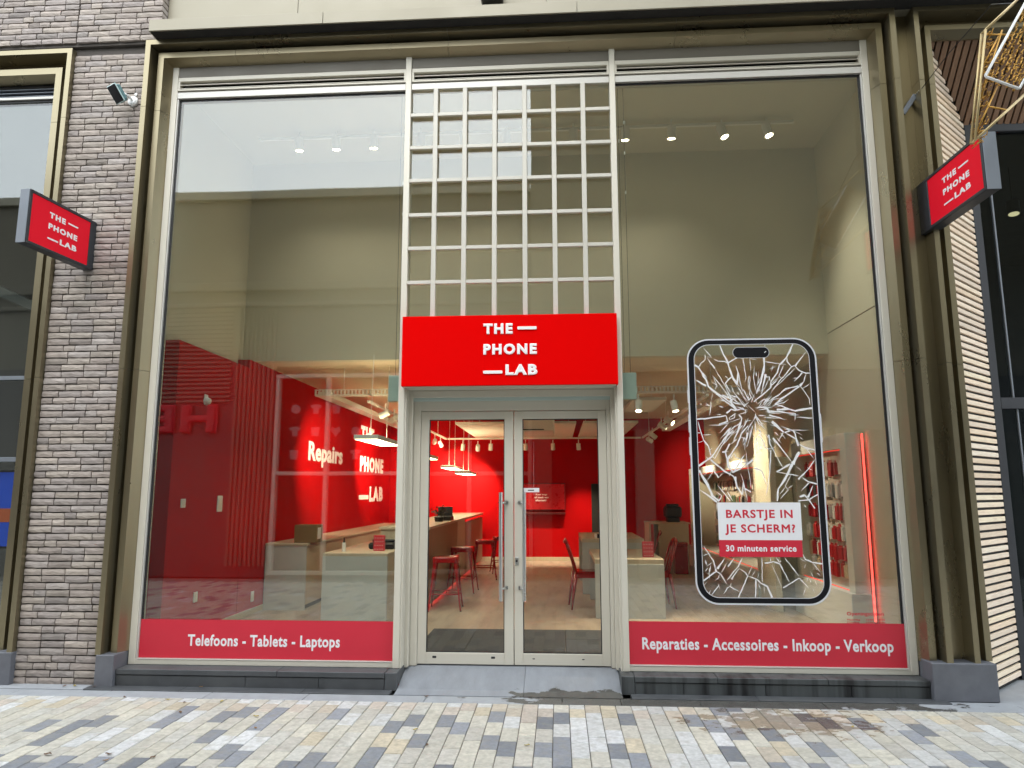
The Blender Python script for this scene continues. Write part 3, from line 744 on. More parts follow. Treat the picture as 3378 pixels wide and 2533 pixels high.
CRACKS = """1570,2621 1607,2602 1665,2501 1684,2438 1727,2397 1795,2351 1867,2296 1912,2233;16,16
1607,2602 1631,2639 1668,2670 1667,2716;13,5
1680,2688 1744,2591;5,14
1744,2591 1817,2454 1861,2350 1879,2274;5,9
1654,2776 1722,2683;4,8
1682,2693 1713,2686;5,5
1795,2797 1820,2714 1857,2640 1864,2599 1890,2508 1923,2453;10,16
1739,2669 1773,2653 1831,2650 1857,2638 1934,2680;8,14
1880,2517 1827,2463 1867,2382;11,9
1825,2527 1854,2495;8,5
1923,2453 1936,2553 1918,2621;16,4
1936,2553 1957,2430 1968,2385;11,5
1874,2440 1893,2386 1967,2277 1979,2264;5,12
1982,2680 2000,2507 1989,2470;9,5
2039,2670 2042,2560;8,5
2039,2674 2100,2660;7,5
2075,2610 2062,2515 2073,2397;4,9
2108,2564 2094,2460;4,6
2153,2604 2121,2482 2080,2370;11,9
1572,2496 1667,2442;9,18
1641,2556 1679,2506;11,5
1717,2383 1701,2316;8,8
1701,2316 1699,2271 1682,2186;8,9
1649,2280 1704,2271;6,9
1656,2296 1682,2280;5,7
1567,2160 1682,2168 1818,2189 1829,2140 1758,2118;17,12
1724,2533 1751,2455 1763,2428;5,7
1713,2478 1755,2446 1741,2410;5,8
1732,2523 1798,2427 1852,2341;6,11
1748,2374 1870,2265;10,10
1796,2364 1881,2318;14,12
1924,2300 1971,2273 2011,2299;5,9
1912,2233 1961,2250 1982,2228 1975,2192;11,6
1824,2211 1864,2242 1903,2229;14,12
1844,2171 1898,2206 1887,2171 1851,2153 1844,2171;8,8
1927,2193 1948,2166 1932,2113;11,8
1978,2157 1967,2117;8,6
1986,2139 2025,2147;7,5
1973,2407 1993,2362 2012,2317 2035,2339 2020,2380;10,8
2027,2520 2014,2448;10,5
2035,2515 2021,2398;6,8
2034,2407 2049,2353;7,7
1938,2417 1962,2363;8,6
1864,2319 1870,2278 1903,2238;18,18
2403,2792 2341,2675 2281,2612 2260,2549 2203,2472 2200,2423 2127,2361 2054,2303;15,10
2346,2684 2346,2643 2380,2597 2412,2608;9,10
2380,2597 2310,2512 2292,2499 2235,2427 2193,2369 2165,2329;11,8
2515,2731 2440,2641 2411,2601;5,13
2411,2601 2444,2564 2495,2541 2529,2541;9,14
2410,2587 2318,2498 2240,2427;7,6
2465,2546 2418,2497 2390,2470;12,4
2494,2532 2473,2469 2440,2434 2460,2409 2511,2321 2512,2268;9,6
2473,2469 2440,2434;9,20
2528,2455 2460,2411;5,7
2427,2434 2322,2413 2257,2355 2190,2315 2146,2298;12,6
2436,2429 2273,2323 2227,2279;12,14
2227,2279 2297,2292 2342,2323;10,4
2244,2277 2321,2247 2388,2224 2528,2245;14,18
2176,2226 2293,2212 2387,2202 2379,2136;10,8
2390,2171 2522,2161;7,10
2238,2235 2337,2238;21,18
2174,2191 2315,2149;13,5
2164,2645 2334,2616;7,6
2316,2611 2271,2521 2292,2499;7,8
2271,2512 2220,2454 2187,2423;8,8
2157,2677 2152,2568 2125,2473 2080,2375;16,8
2163,2536 2135,2433 2125,2401;20,6
2166,2514 2192,2513 2199,2473;11,9
2173,2796 2171,2771;7,7
2165,2329 2125,2316 2079,2281;9,5
2217,2405 2169,2329;8,7
2165,2262 2212,2320 2274,2332;9,5
2078,2254 2156,2253 2180,2208;10,18
2132,2294 2151,2316 2168,2302;6,6
1586,2141 1607,2052 1626,1985 1663,1932 1681,1857;9,14
1572,2048 1602,2045;6,8
1573,1963 1630,1981;8,6
1567,1770 1654,1822 1690,1848 1750,1932 1815,2019 1862,2099;15,9
1690,1848 1711,1831 1776,1940 1804,1967 1905,2081;8,5
1676,1822 1742,1765 1780,1730 1859,1681;16,11
1838,1953 1800,1887 1774,1883;12,13
1830,1891 1800,1883 1810,1830;6,12
1937,2130 1912,2059 1869,1971;20,5
1997,2102 1937,2036 1898,1940 1851,1874 1814,1821 1820,1760 1861,1716;12,18
1927,2006 1966,1996;8,8
1990,2045 1969,1970 1945,1939;20,5
2016,2058 1984,1935;7,5
1869,1874 1836,1821;5,5
1869,1874 1884,1839 1931,1821;6,6
1861,1716 1927,1821 1959,1864;15,5
1861,1716 1985,1790 2021,1820;9,16
1926,1803 1985,1790;5,8
1868,1681 1881,1599 1921,1534;23,12
1921,1534 1935,1642 1916,1703;12,4
1935,1642 1961,1482;9,5
1572,1735 1605,1682 1645,1612 1676,1526 1730,1483;20,18
1622,1691 1673,1769 1734,1673;7,11
1638,1647 1698,1730;6,5
1734,1673 1775,1717;8,5
1568,1574 1641,1530 1712,1474;9,15
1730,1483 1753,1526 1716,1556;11,5
1723,1612 1820,1483;5,11
1802,1556 1841,1483;11,8
1969,1891 1970,1829 1996,1581;5,5
1945,1582 1991,1556;12,14
1712,1474 1709,1414;9,7
1731,2104 1837,2126 1759,2042;9,4
1761,1993 1848,2081;4,14
1785,1949 1819,2019 1851,2050;12,14
1642,1848 1658,1826;5,11
2193,2136 2230,2101 2283,2047;23,15
2283,2047 2269,2025 2231,1964;9,6
2291,2043 2353,2064 2486,2063;11,4
2264,2096 2353,2064 2436,2020;6,4
2361,2056 2377,2033 2387,1981 2406,1941;11,6
2300,2038 2379,1989 2397,1932;9,14
2398,1950 2451,1919 2527,1897;8,11
2451,1919 2514,1827;8,5
2194,1999 2258,1911 2337,1797;14,6
2161,2026 2166,1951 2185,1912 2219,1837 2262,1754;11,6
2077,1908 2185,1912 2212,1929;8,6
2084,2031 2122,1951 2116,1916;11,5
2262,1754 2319,1784;6,10
2341,1784 2402,1880;32,18
2345,1793 2269,1654 2213,1581 2199,1482;21,13
2208,1719 2390,1684;9,7
2369,1762 2409,1723;7,4
2208,1719 2266,1750 2328,1784;11,9
2526,1823 2471,1749 2421,1697 2380,1658;9,14
2454,1758 2495,1732;5,5
2406,1676 2459,1637 2530,1619;8,16
2459,1628 2395,1559;13,4
2491,1606 2467,1551 2447,1512;8,18
2322,1693 2270,1603 2294,1572 2226,1499;6,7
2290,1581 2334,1611;7,6
2270,1594 2224,1538;7,7
2171,1898 2153,1720 2129,1590 2112,1525;10,5
2030,1751 2085,1729 2125,1611;18,5
2529,1533 2454,1491 2369,1482;10,13
2423,1529 2454,1491 2496,1422;14,11
2380,1516 2423,1529;14,16
1590,1121 1625,1064 1664,1001 1682,918;8,12
1571,1040 1627,1058;7,8
1571,844 1682,918 1717,897 1764,817;17,7
1693,939 1755,1022;19,9
1721,908 1780,996;7,4
1778,957 1834,1028;11,6
1762,846 1862,960 1897,1028;7,9
1802,856 1861,940;15,8
1869,940 1917,909 1932,883 1850,712;6,13
1932,883 2003,858 2033,827 2084,801 2115,709;8,15
1937,888 1973,971;7,4
1996,863 1983,713;11,10
2009,868 2021,904;6,9
2052,1029 2044,832;7,9
2058,811 2055,745;9,4
2073,985 2141,998 2192,978 2262,833;11,8
2117,1029 2120,998;8,8
2164,1029 2188,993 2204,1004;7,8
2208,792 2261,823 2337,870 2409,788;11,6
2232,1030 2337,885;6,9
2129,972 2197,792;4,3
2379,1056 2397,1015 2448,994 2530,982;9,13
2448,994 2510,912;8,3
2383,947 2395,978;9,4
2351,1025 2396,999;6,8
1631,721 1703,814;9,6
1734,742 1765,789 1786,799 1863,756;8,7
1786,799 1798,830;6,7
1577,808 1604,834;8,7"""
ph = empty('window_sticker', (2.05, YV, .655), 'large smartphone outline sticker with cracked white screen on the right window', 'sticker')
def rring(x0, x1, z0, z1, r, n=10):
    pts = []
    for cx, cz, a0 in ((x1-r, z1-r, 0), (x0+r, z1-r, 90), (x0+r, z0+r, 180), (x1-r, z0+r, 270)):
        for k in range(n+1):
            t = R_(a0+90*k/n); pts.append((cx+r*math.cos(t), cz+r*math.sin(t)))
    return pts
def ring(name, mat, o, i, y0, y1, parent):
    m = MB(); n = len(o)
    vs = [(p[0], y0, p[1]) for p in o]+[(p[0], y0, p[1]) for p in i]+[(p[0], y1, p[1]) for p in o]+[(p[0], y1, p[1]) for p in i]
    fs = []
    for k in range(n):
        q = (k+1) % n
        fs += [(k, q, n+q, n+k), (2*n+k, 3*n+k, 3*n+q, 2*n+q), (k, 2*n+k, 2*n+q, q), (n+k, n+q, 3*n+q, 3*n+k)]
    m.add(vs, fs); return m.build(name, mat, parent)
o1, o2, o3, o4 = rring(1.513, 2.590, .655, 2.846, .185), rring(1.526, 2.577, .669, 2.834, .172), rring(1.572, 2.532, .709, 2.798, .128), rring(1.577, 2.527, .714, 2.793, .123)
ring('silver_edge', MAT['vinyl_grey'], o1, o2, YV-.001, YV+.0005, ph)
ring('black_bezel', MAT['vinyl_black'], o2, o3, YV-.0012, YV+.0005, ph)
ring('screen_edge', MAT['vinyl_grey'], o3, o4, YV-.001, YV+.0005, ph)
isl = rring(1.903, 2.2, 2.680, 2.768, .043)
bm_ = MB(); bm_.prism(isl, lambda p, d: (p[0], d, p[1]), YV-.0012, YV+.0005); iso = bm_.build('camera_island', MAT['vinyl_black'], ph)
ring('island_edge', MAT['vinyl_grey'], rring(1.899, 2.204, 2.676, 2.772, .047), isl, YV-.001, YV+.0005, iso)
bm_ = MB()
for cx, cz, r in ((2.166, 2.724, .0045), (2.174, 2.730, .005)): bm_.cyl((cx, YV-.0016, cz), (cx, YV-.0013, cz), r, n=8)
bm_.build('lens_glint', MAT['vinyl_grey'], iso)
for z0, z1 in ((2.30, 2.41), (2.05, 2.20), (1.86, 2.01)): bx('side_button', MAT['vinyl_grey'], ph, 1.5065, 1.5125, YV-.001, YV+.0005, z0, z1)
bx('side_button', MAT['vinyl_grey'], ph, 2.5905, 2.5965, YV-.001, YV+.0005, 1.96, 2.2)
cm = MB(); dep = 0
crr = random.Random(5)
for line in CRACKS.strip().split('\n'):
    pts, w = line.split(';'); w0, w1 = [max(4, float(a))*.001*.95 for a in w.split(',')]
    P = [Vector((float(a.split(',')[0])*.001, float(a.split(',')[1])*.001)) for a in pts.split()]
    P = [Vector((min(max(p.x, 1.578), 2.526), min(max(p.y, .716), 2.79))) for p in P]
    Q = []                                          # subdivide with a slight jitter so edges look splintered
    for a, b in zip(P, P[1:]):
        k = max(2, int((b-a).length/.028))
        for t in range(k): Q.append(a.lerp(b, t/k)+(Vector((crr.uniform(-1, 1), crr.uniform(-1, 1)))*.0022 if t else Vector((0, 0))))
    Q.append(P[-1]); n = len(Q); dep = (dep+1) % 12
    y = YV-.0004-dep*.00006
    L_, R__ = [], []
    for i, p in enumerate(Q):
        d = (Q[min(i+1, n-1)]-Q[max(i-1, 0)]); d = d.normalized() if d.length > 1e-6 else Vector((1, 0)); nn = Vector((-d.y, d.x))
        t = i/(n-1); ww = (w0+(w1-w0)*t)*.5*crr.uniform(.62, 1.25)
        if i == 0 and w0 < .009 or i == n-1 and w1 < .009: ww *= .25
        L_.append(p+nn*ww); R__.append(p-nn*ww*crr.uniform(.8, 1.1))
    vs = [(p.x, y, p.y) for p in L_]+[(p.x, y, p.y) for p in R__]
    cm.add(vs, [(i, i+1, n+i+1, n+i) for i in range(n-1)])
CX, CZ = 2.035, 2.215                                # fine splinters round the point of impact
for k in range(105):
    a = crr.uniform(0, 2*math.pi); r0 = crr.uniform(.02, .32); L = crr.uniform(.03, .13)*(1.25-r0); w = crr.uniform(.0022, .0065); dep = (dep+1) % 12
    a2 = a+crr.uniform(-.25, .25); y = YV-.0004-dep*.00006
    p = Vector((CX+r0*math.cos(a)*.8+crr.uniform(-.05, .05), CZ+r0*math.sin(a)+crr.uniform(-.04, .04))); d = Vector((math.cos(a2), math.sin(a2))); nn = Vector((-d.y, d.x)); m_ = p+d*L*.35; e = p+d*L
    if not (1.585 < e.x < 2.52 and 1.48 < e.y < 2.66): continue
    cm.add([(p.x, y, p.y), (m_.x+nn.x*w, y, m_.y+nn.y*w), (e.x, y, e.y), (m_.x-nn.x*w*.6, y, m_.y-nn.y*w*.6)], [(0, 1, 2, 3)])
for k in range(46):                                 # flakes further out, along the bezel and near the bottom
    p = Vector((crr.choice((crr.uniform(1.59, 1.72), crr.uniform(2.38, 2.51), crr.uniform(1.6, 2.5))), crr.choice((crr.uniform(.74, 1.02), crr.uniform(1.2, 2.75)))))
    if 1.70 < p.x < 2.40 and 1.0 < p.y < 1.5: continue
    a = math.atan2(p.y-CZ, p.x-CX)+crr.uniform(-.8, .8); L = crr.uniform(.025, .08); w = crr.uniform(.0018, .004); dep = (dep+1) % 12; y = YV-.0004-dep*.00006
    d = Vector((math.cos(a), math.sin(a))); nn = Vector((-d.y, d.x)); m_ = p+d*L*.5; e = p+d*L
    if not (1.585 < e.x < 2.52 and .72 < e.y < 2.78): continue
    cm.add([(p.x, y, p.y), (m_.x+nn.x*w, y, m_.y+nn.y*w), (e.x, y, e.y), (m_.x-nn.x*w, y, m_.y-nn.y*w)], [(0, 1, 2, 3)])
co_ = cm.build('crack_print', MAT['crack'], ph); co_['kind'] = 'stuff'
wp = bx('white_panel', MAT['vinyl_white'], ph, 1.715, 2.383, YV-.0022, YV-.0013, 1.168, 1.470)
text('BARSTJE IN', (1.781, YV-.0023, 1.345), (1, 0, 0), (0, 0, 1), .535, .066, MAT['vinyl_red'], wp, .0010, .026, 1.12)
text('JE SCHERM?', (1.768, YV-.0023, 1.228), (1, 0, 0), (0, 0, 1), .562, .066, MAT['vinyl_red'], wp, .0010, .026, 1.12)
rp = bx('red_panel', MAT['vinyl_red'], ph, 1.715, 2.378, YV-.0022, YV-.0013, 1.034, 1.1675)
text('30 minuten service', (1.768, YV-.0023, 1.077), (1, 0, 0), (0, 0, 1), .562, .050, MAT['vinyl_white'], rp, .0010, .028, 1.10)
oh = empty('opening_hours_lettering', (2.85, YV, .53), 'small red vinyl opening hours in the lower right window corner', 'lettering')
text('Openingstijden', (2.692, YV, .583), (1, 0, 0), (0, 0, 1), .285, .026, MAT['vinyl_red'], oh, .001, .02, 1.05, split=False, name='heading')
for s, x, z, w in (('Maandag', 2.692, .548, .10), ('12:00 - 18:00', 2.838, .548, .145), ('Dinsdag', 2.692, .527, .092), ('10:00 - 18:00', 2.838, .527, .145)):
    text(s, (x, YV, z-.004), (1, 0, 0), (0, 0, 1), w, .013, MAT['vinyl_red'], oh, .001, .016, 1.05, split=False, name='hours_line')

# ------------------------------------------------------------------ wall camera, cable anchor, hanging decoration
sc_ = empty('security_camera', (-3.475, -.13, 5.14), 'teal and white security camera with dark solar panel on the brick pier', 'security camera')
MB().cyl((-3.475, -.131, 5.135), (-3.475, -.150, 5.135), .047, n=24).cyl((-3.475, -.150, 5.135), (-3.475, -.163, 5.135), .047, .030, n=24).build('wall_disc', MAT['white_pl'], sc_)
MB().cyl((-3.452, -.131, 5.203), (-3.452, -.148, 5.203), .015, .013, n=16).build('cable_plug', MAT['white_pl'], sc_)
MB().tube([(-3.475, -.16, 5.137), (-3.482, -.215, 5.146), (-3.497, -.255, 5.150)], .011, 10).build('arm', MAT['white_pl'], sc_)
T = Matrix.Translation((-3.535, -.285, 5.128)) @ Matrix.Rotation(R_(-24), 4, 'Y') @ Matrix.Rotation(R_(28), 4, 'X') @ Matrix.Rotation(R_(-18), 4, 'Z')
m = MB(); m.box(-.046, .046, -.012, .050, -.075, .075, .014, T); body = m.build('camera_body', MAT['teal'], sc_)
m = MB(); m.box(-.052, .052, -.026, -.0125, -.082, .082, .006, T); m.build('bezel', MAT['teal_light'], body)
m = MB(); m.box(-.045, .045, -.030, -.0265, -.076, .076, .002, T); m.build('dark_panel', MAT['black_pl'], body)

an = empty('cable_anchor', (3.45, -.05, 4.85), 'grey steel anchor plate with dark stay cable on the recessed bronze panel', 'anchor')
T = Matrix.Translation((3.475, -.085, 4.868)) @ Matrix.Rotation(R_(35), 4, 'Y')
m = MB(); m.box(-.021, .021, -.010, .004, -.105, .105, .004, T); m.build('plate', MAT['grey_alu'], an)
MB().cyl((3.535, -.05, 4.945), (3.540, -.16, 4.950), .013, n=10).build('eye_bolt', MAT['steel'], an)
MB().tube([(3.538, -.15, 4.948), (3.60, -.52, 5.06), (3.56, -1.15, 5.02), (3.50, -1.46, 4.80)], .0035, 6).build('stay_cable', MAT['black_pl'], an)

od = empty('hanging_decoration', (3.6, -1.4, 3.8), 'gold tinsel street decoration frame with white rope light at the upper right corner', 'decoration')
Y0, Y1 = -1.5, -1.455
outl = [(3.276, 4.589), (3.132, 3.807), (3.47, 4.11), (3.92, 4.55), (4.02, 5.02), (3.72, 5.02), (3.496, 4.793)]
def pipe(name, pts, r, mat, par, n=6): return MB().tube(pts, r, n).build(name, mat, par)
for Y in (Y0, Y1):
    for a, b in zip(outl, outl[1:]+outl[:1]): pipe('frame_tube', [(a[0], Y, a[1]), (b[0], Y, b[1])], .0085, MAT['gold_pipe'], od)
for a in outl: pipe('spacer_tube', [(a[0], Y0, a[1]), (a[0], Y1, a[1])], .007, MAT['gold_pipe'], od)
rl = [(3.60, 4.87), (3.228, 4.244), (3.232, 4.236), (3.424, 4.146), (3.432, 4.147), (3.83, 4.80)]
pipe('rope_light', [(x, Y0-.022, z) for x, z in rl], .0085, MAT['white_pl'], od, 8)
for (a, b) in (((3.255, 4.371), (3.36, 4.362)), ((3.289, 4.574), (3.40, 4.565)), ((3.259, 4.056), (3.378, 4.026)), ((3.194, 4.062), (3.40, 4.60)), ((3.166, 3.88), (3.33, 4.20)), ((3.245, 4.33), (3.377, 4.562)), ((3.16, 3.85), (3.27, 4.50)), ((3.37, 4.57), (3.47, 4.56))):
    pipe('cross_tube', [(a[0], Y0+.03, a[1]), (b[0], Y0+.03, b[1])], .006, MAT['gold'], od)
# tinsel net inside the rope light: rows of little twisted wires
tin = MB(); q = random.Random(3)
U = Vector((3.432-3.228, 0, 4.146-4.244)).normalized(); V = Vector((3.60-3.228, 0, 4.87-4.244)).normalized(); O = Vector((3.235, Y0, 4.25))
for i in range(9):
    for j in range(17):
        c = O+U*(.012+.0245*i)+V*(.012+.043*j)+Vector((0, q.uniform(-.01, .03), 0))
        d = V*.018+U*q.uniform(-.004, .004)
        tin.tube([c-d, c+Vector((0, q.uniform(-.012, .012), 0)), c+d], .005, 4)
        for s in (1, -1):
            e = c+V*.018*s
            tin.tube([e, e+U*q.uniform(.006, .014)*q.choice((1, -1))+V*q.uniform(-.012, .012)+Vector((0, q.uniform(-.016, .008), 0))], .0036, 4)
for k in range(150):
    t = q.random(); a, b = (3.276, 4.589), (3.132, 3.807); x, z = a[0]+(b[0]-a[0])*t+q.uniform(.01, .08), a[1]+(b[1]-a[1])*t+q.uniform(-.02, .02)
    tin.tube([(x, Y0+q.uniform(0, .1), z), (x+q.uniform(-.018, .018), Y0+q.uniform(0, .1), z+q.uniform(-.018, .018))], .0036, 4)
tb = tin.build('tinsel', MAT['gold'], od); tb['kind'] = 'stuff'
pipe('hanger_wire', [(3.72, -1.43, 5.02), (3.74, -1.4, 9.0)], .004, MAT['black_pl'], od)

# ------------------------------------------------------------------ timber funnel entrance to the right
sw = empty('slat_wall', (3.95, .2, 0), 'splayed entrance side wall of horizontal pale timber slats', 'slat wall')
A, B = Vector((3.742, .012, 0)), Vector((4.262, .505, 0)); U = (B-A).normalized(); n = Vector((U.y, -U.x, 0)); W = (B-A).length
def mitre(t): return 5.545+(4.965-5.545)*t     # height of the soffit along the splay
T = Matrix((U, n, Vector((0, 0, 1)))).transposed().to_4x4(); T.translation = A
m = MB(); m.prism([(0, .0), (W, .0), (W, mitre(1)+.12), (0, mitre(0)+.12)], lambda p, d: T @ Vector((p[0], d, p[1])), -.06, -.022); m.build('backing_board', MAT['dark'], sw)
z = .035; pitch_s, hs_ = .0605, .0395
while z < 5.5:
    top = z+hs_
    L = W if top < mitre(1) else max(0, W*(5.545-top)/(5.545-4.965))
    if L > .03:
        m = MB(); m.box(0, L, -.021, 0, z, top, .003, T); o = m.build('slat', MAT['wood'], sw)
        b = rnd.uniform(.86, 1.1); w = rnd.uniform(-.03, .03); o.color = (min(.9, .88*b+w), .71*b, .54*b-w, 1)
    z += pitch_s
sf = empty('slat_soffit', (6, .25, 5.2), 'sloping dark timber board soffit above the entrance glazing', 'soffit')
P0, P1 = Vector((0, .012, 5.548)), Vector((0, .505, 4.968)); V = (P1-P0).normalized(); nn = Vector((0, V.z, -V.y)); Ls = (P1-P0).length
m = MB(); m.prism([(P0.y, P0.z+.03), (P1.y+.1, P1.z+.03), (P1.y+.1, P0.z+.3), (P0.y, P0.z+.3)], lambda p, d: (d, p[0], p[1]), 3.58, 9); m.build('backing_board', MAT['dark'], sf)
x = 3.765
while x < 9:
    t0 = max(0.0, min(1.0, (x+.04-3.742)/(4.262-3.742)))
    a0 = P0; b0 = P0+V*Ls*(t0 if x < 4.26 else 1)
    if (b0-a0).length > .03:
        m = MB(); off = nn*.018
        vs = [Vector((x, a0.y, a0.z)), Vector((x+.044, a0.y, a0.z)), Vector((x+.044, b0.y, b0.z)), Vector((x, b0.y, b0.z))]
        m.add([tuple(v) for v in vs]+[tuple(v-off) for v in vs], [(3, 2, 1, 0), (4, 5, 6, 7), (0, 1, 5, 4), (1, 2, 6, 5), (2, 3, 7, 6), (3, 0, 4, 7)])
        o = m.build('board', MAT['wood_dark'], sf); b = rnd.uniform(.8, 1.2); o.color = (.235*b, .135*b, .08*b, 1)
    x += .0615
rw = empty('entrance_glazing', (6.5, .52, 0), 'dark anthracite glazed entrance behind the timber slat wall', 'window')
for a, b, c, d in ((4.262, 4.330, .0, 5.05), (5.35, 5.41, .02, 5.0), (7.2, 7.26, .02, 5.0)): bx('post', MAT['anthracite'], rw, a, b, .506, .60, c, d, .003)
bx('glazing_bar', MAT['grey_alu'], rw, 4.452, 4.466, .53, .56, 2.38, 4.90, .002); bx('glazing_bar', MAT['grey_alu'], rw, 4.472, 4.486, .53, .56, .05, 2.28, .002)
for c, d in ((4.90, 4.985), (2.28, 2.38), (.0, .05)): bx('transom', MAT['anthracite'], rw, 4.331, 9, .508, .60, c, d, .003)
for c, d in ((2.381, 4.899), (.051, 2.279)): bx('pane', MAT['glass_dark'], rw, 4.331, 9, .545, .556, c, d)
room = empty('neighbour_room_right', (6.5, 4, 0)); room['kind'] = 'structure'
bx('room_back_wall', pm('charcoal wall', (.03, .03, .032), .8), room, 4.2, 12, 5.0, 5.1, 0, 5.2); bx('room_ceiling', pm('charcoal ceiling', (.035, .036, .038), .8), room, 3.72, 12, .62, 5.0, 4.99, 5.1)
bx('room_floor', pm('dark stone floor', (.05, .047, .042), .35), room, 3.72, 12, .505, 5.0, -.02, .004); bx('room_side_wall', pm('charcoal side wall', (.03, .03, .032), .8), room, 3.71, 3.78, .62, 5.0, 0, 5.0)
for x, lab in ((4.86, 'small black ceiling spotlight in the dark entrance, nearer the slat wall'), (5.26, 'small black ceiling spotlight in the dark entrance, at the right picture edge')):
    t = empty('ceiling_spotlight', (x, 1.5, 4.99), lab, 'lamp', 'entrance ceiling spotlights')
    MB().cyl((x, 1.5, 4.99), (x, 1.5, 4.55), .008, n=6).cyl((x, 1.5, 4.60), (x-.01, 1.48, 4.46), .062, n=18).build('housing', MAT['black_pl'], t)
    MB().cyl((x-.01, 1.48, 4.4605), (x-.0103, 1.4795, 4.457), .05, n=18).build('lamp_disc', emis('dim lamp', (1, .82, .45), .75), t)

# ------------------------------------------------------------------ left neighbour window
ln = empty('shop_window', (-5.5, 0, .2), 'neighbouring shop window at the left edge reflecting pale sky', 'window')
bx('jamb', MAT['anthracite'], ln, -4.340, -4.318, .004, .10, .2, 5.50, .002)
bx('head', MAT['dark'], ln, -9, -4.32, .02, .10, 5.40, 5.52)
for z in (5.33, 5.365, 5.40, 5.435): bx('louvre_blade', MAT['grey_alu'], ln, -9, -4.341, .02, .06, z-.006, z+.002, .001)
bx('louvre_back', pm('navy louvre backing', (.006, .010, .025), .5), ln, -9, -4.341, .061, .09, 5.29, 5.40)
bx('transom', MAT['alu_bright'], ln, -9, -4.341, .004, .09, 5.285, 5.312, .002); bx('transom_gasket', MAT['gasket'], ln, -9, -4.341, .022, .03, 5.262, 5.2845)
bx('transom', MAT['grey_alu'], ln, -9, -4.341, .022, .09, 2.565, 2.60, .002); bx('transom', MAT['grey_alu'], ln, -9, -4.341, .022, .09, 1.83, 1.87, .002)
for c, d in ((2.601, 5.284), (1.871, 2.564), (.19, 1.829)): bx('pane', MAT['glass'], ln, -9, -4.341, .034, .052, c, d)
lr = empty('neighbour_room_left', (-6, 3, 0)); lr['kind'] = 'structure'
dk = pm('dim wall', (.06, .055, .055), .8)
bx('room_back_wall', dk, lr, -10, -3.48, 3.0, 3.1, 0, 5.5); bx('room_ceiling', dk, lr, -10, -3.48, .11, 3.0, 5.5, 5.6); bx('room_floor', dk, lr, -10, -3.48, .11, 3.0, -.02, .19)
bx('room_side_wall', pm('dim side wall', (.09, .088, .085), .8), lr, -3.53, -3.47, .16, 3.0, .19, 5.5)
sb = empty('roof_beam', (-4.9, .9, 3.3), 'dark sloping steel beam inside the left neighbouring window', 'beam')
T = Matrix.Translation((-4.9, .9, 3.42)) @ Matrix.Rotation(R_(24), 4, 'Y'); m = MB(); m.box(-1.5, 1.2, -.05, .05, -.05, .05, .004, T); m.build('beam_flange', MAT['anthracite'], sb)
bs_ = empty('display_screen', (-4.9, .4, 1.0), 'glowing blue and orange display screen inside the left neighbouring window', 'screen')
bx('screen_face', MAT['screen_blue'], bs_, -5.6, -4.40, .12, .13, 1.09, 1.74); bx('screen_back', MAT['black_pl'], bs_, -5.62, -4.38, .1305, .17, 1.07, 1.76, .004)
bx('stand', MAT['black_pl'], bs_, -5.1, -5.0, .135, .16, .19, 1.069); bx('orange_patch', emis('orange screen patch', (.35, .07, .02), .12), bs_, -5.6, -4.435, .116, .1195, 1.30, 1.42)

# ------------------------------------------------------------------ fallen leaves
spots = [(-3.33, -.215, 'b'), (-3.58, -.22, 'b'), (-3.5, -.205, 'y'), (-2.47, -.175, 'o'), (-2.93, -.45, 'b'), (-2.56, -.50, 'y'), (-2.40, -.56, 'b'), (-2.13, -.52, 'y'), (-2.30, -.80, 'b'), (-1.72, -.86, 'y'), (-2.30, -1.62, 'b'),
         (-2.66, -1.65, 'b'), (-2.0, -1.66, 'b'), (-2.25, -1.72, 'o'), (-.42, -1.35, 'b'), (-.55, -1.07, 'y'), (.20, -1.32, 'y'), (2.35, -.84, 'y'), (-.62, -.30, 'b'), (-1.62, -1.10, 'o')]
LEAF = ['brown leaf at the foot of the narrow stone block', 'brown leaf against the foot of the brick pier', 'yellow leaf against the foot of the brick pier', 'tan curled leaf close under the left dark plinth',
        'brown leaf on the white half pavers left of the left plinth', 'yellow leaf on the first paver row below the left plinth', 'brown stick-like leaf on the tan pavers below the left plinth', 'small yellow leaf on the first paver row, right of the others below the left plinth',
        'brown leaf on a dark paver below the left plinth', 'yellow leaf on a grey paver below the Telefoons strip', 'reddish brown leaf near the bottom edge below the left plinth', 'dark brown leaf nearest the bottom left corner', 'brown leaf on the front paver rows, right of the other front leaves',
        'tan leaf nearest the bottom picture edge on the left', 'brown leaf beside a dark paver in front of the doors', 'yellow leaf on a grey paver in front of the left door leaf', 'yellow leaf on the pavers in front of the right door leaf', 'yellow leaf on the wet stained pavers at the right', 'brown leaf on the kerb band at the foot of the ramp', 'tan leaf halfway across the pavers on the left']
lm = []
for v in range(4):
    q = random.Random(40+v); m = MB(); n = 7
    prof = [0, .55, .9, 1, .75, .4, 0]; vs = []
    for i in range(n):
        u = -.5+i/(n-1); zc = .16*math.sin(i*1.1+v)*.4+.05
        for s in (-1, 0, 1): vs.append((u*.052, s*prof[i]*.016*(1+q.uniform(-.2, .2)), .004+abs(zc)*.06+(.006 if s else 0)*q.uniform(.4, 1.4)))
    m.add(vs, [(i*3+k, (i+1)*3+k, (i+1)*3+k+1, i*3+k+1) for i in range(n-1) for k in range(2)]); m.add([(.026, -.0007, .004), (.026, .0007, .004), (.042, .0007, .007), (.042, -.0007, .007)], [(0, 1, 2, 3)])
    lm.append(m.mesh('fallen_leaf', MAT['leaf']))
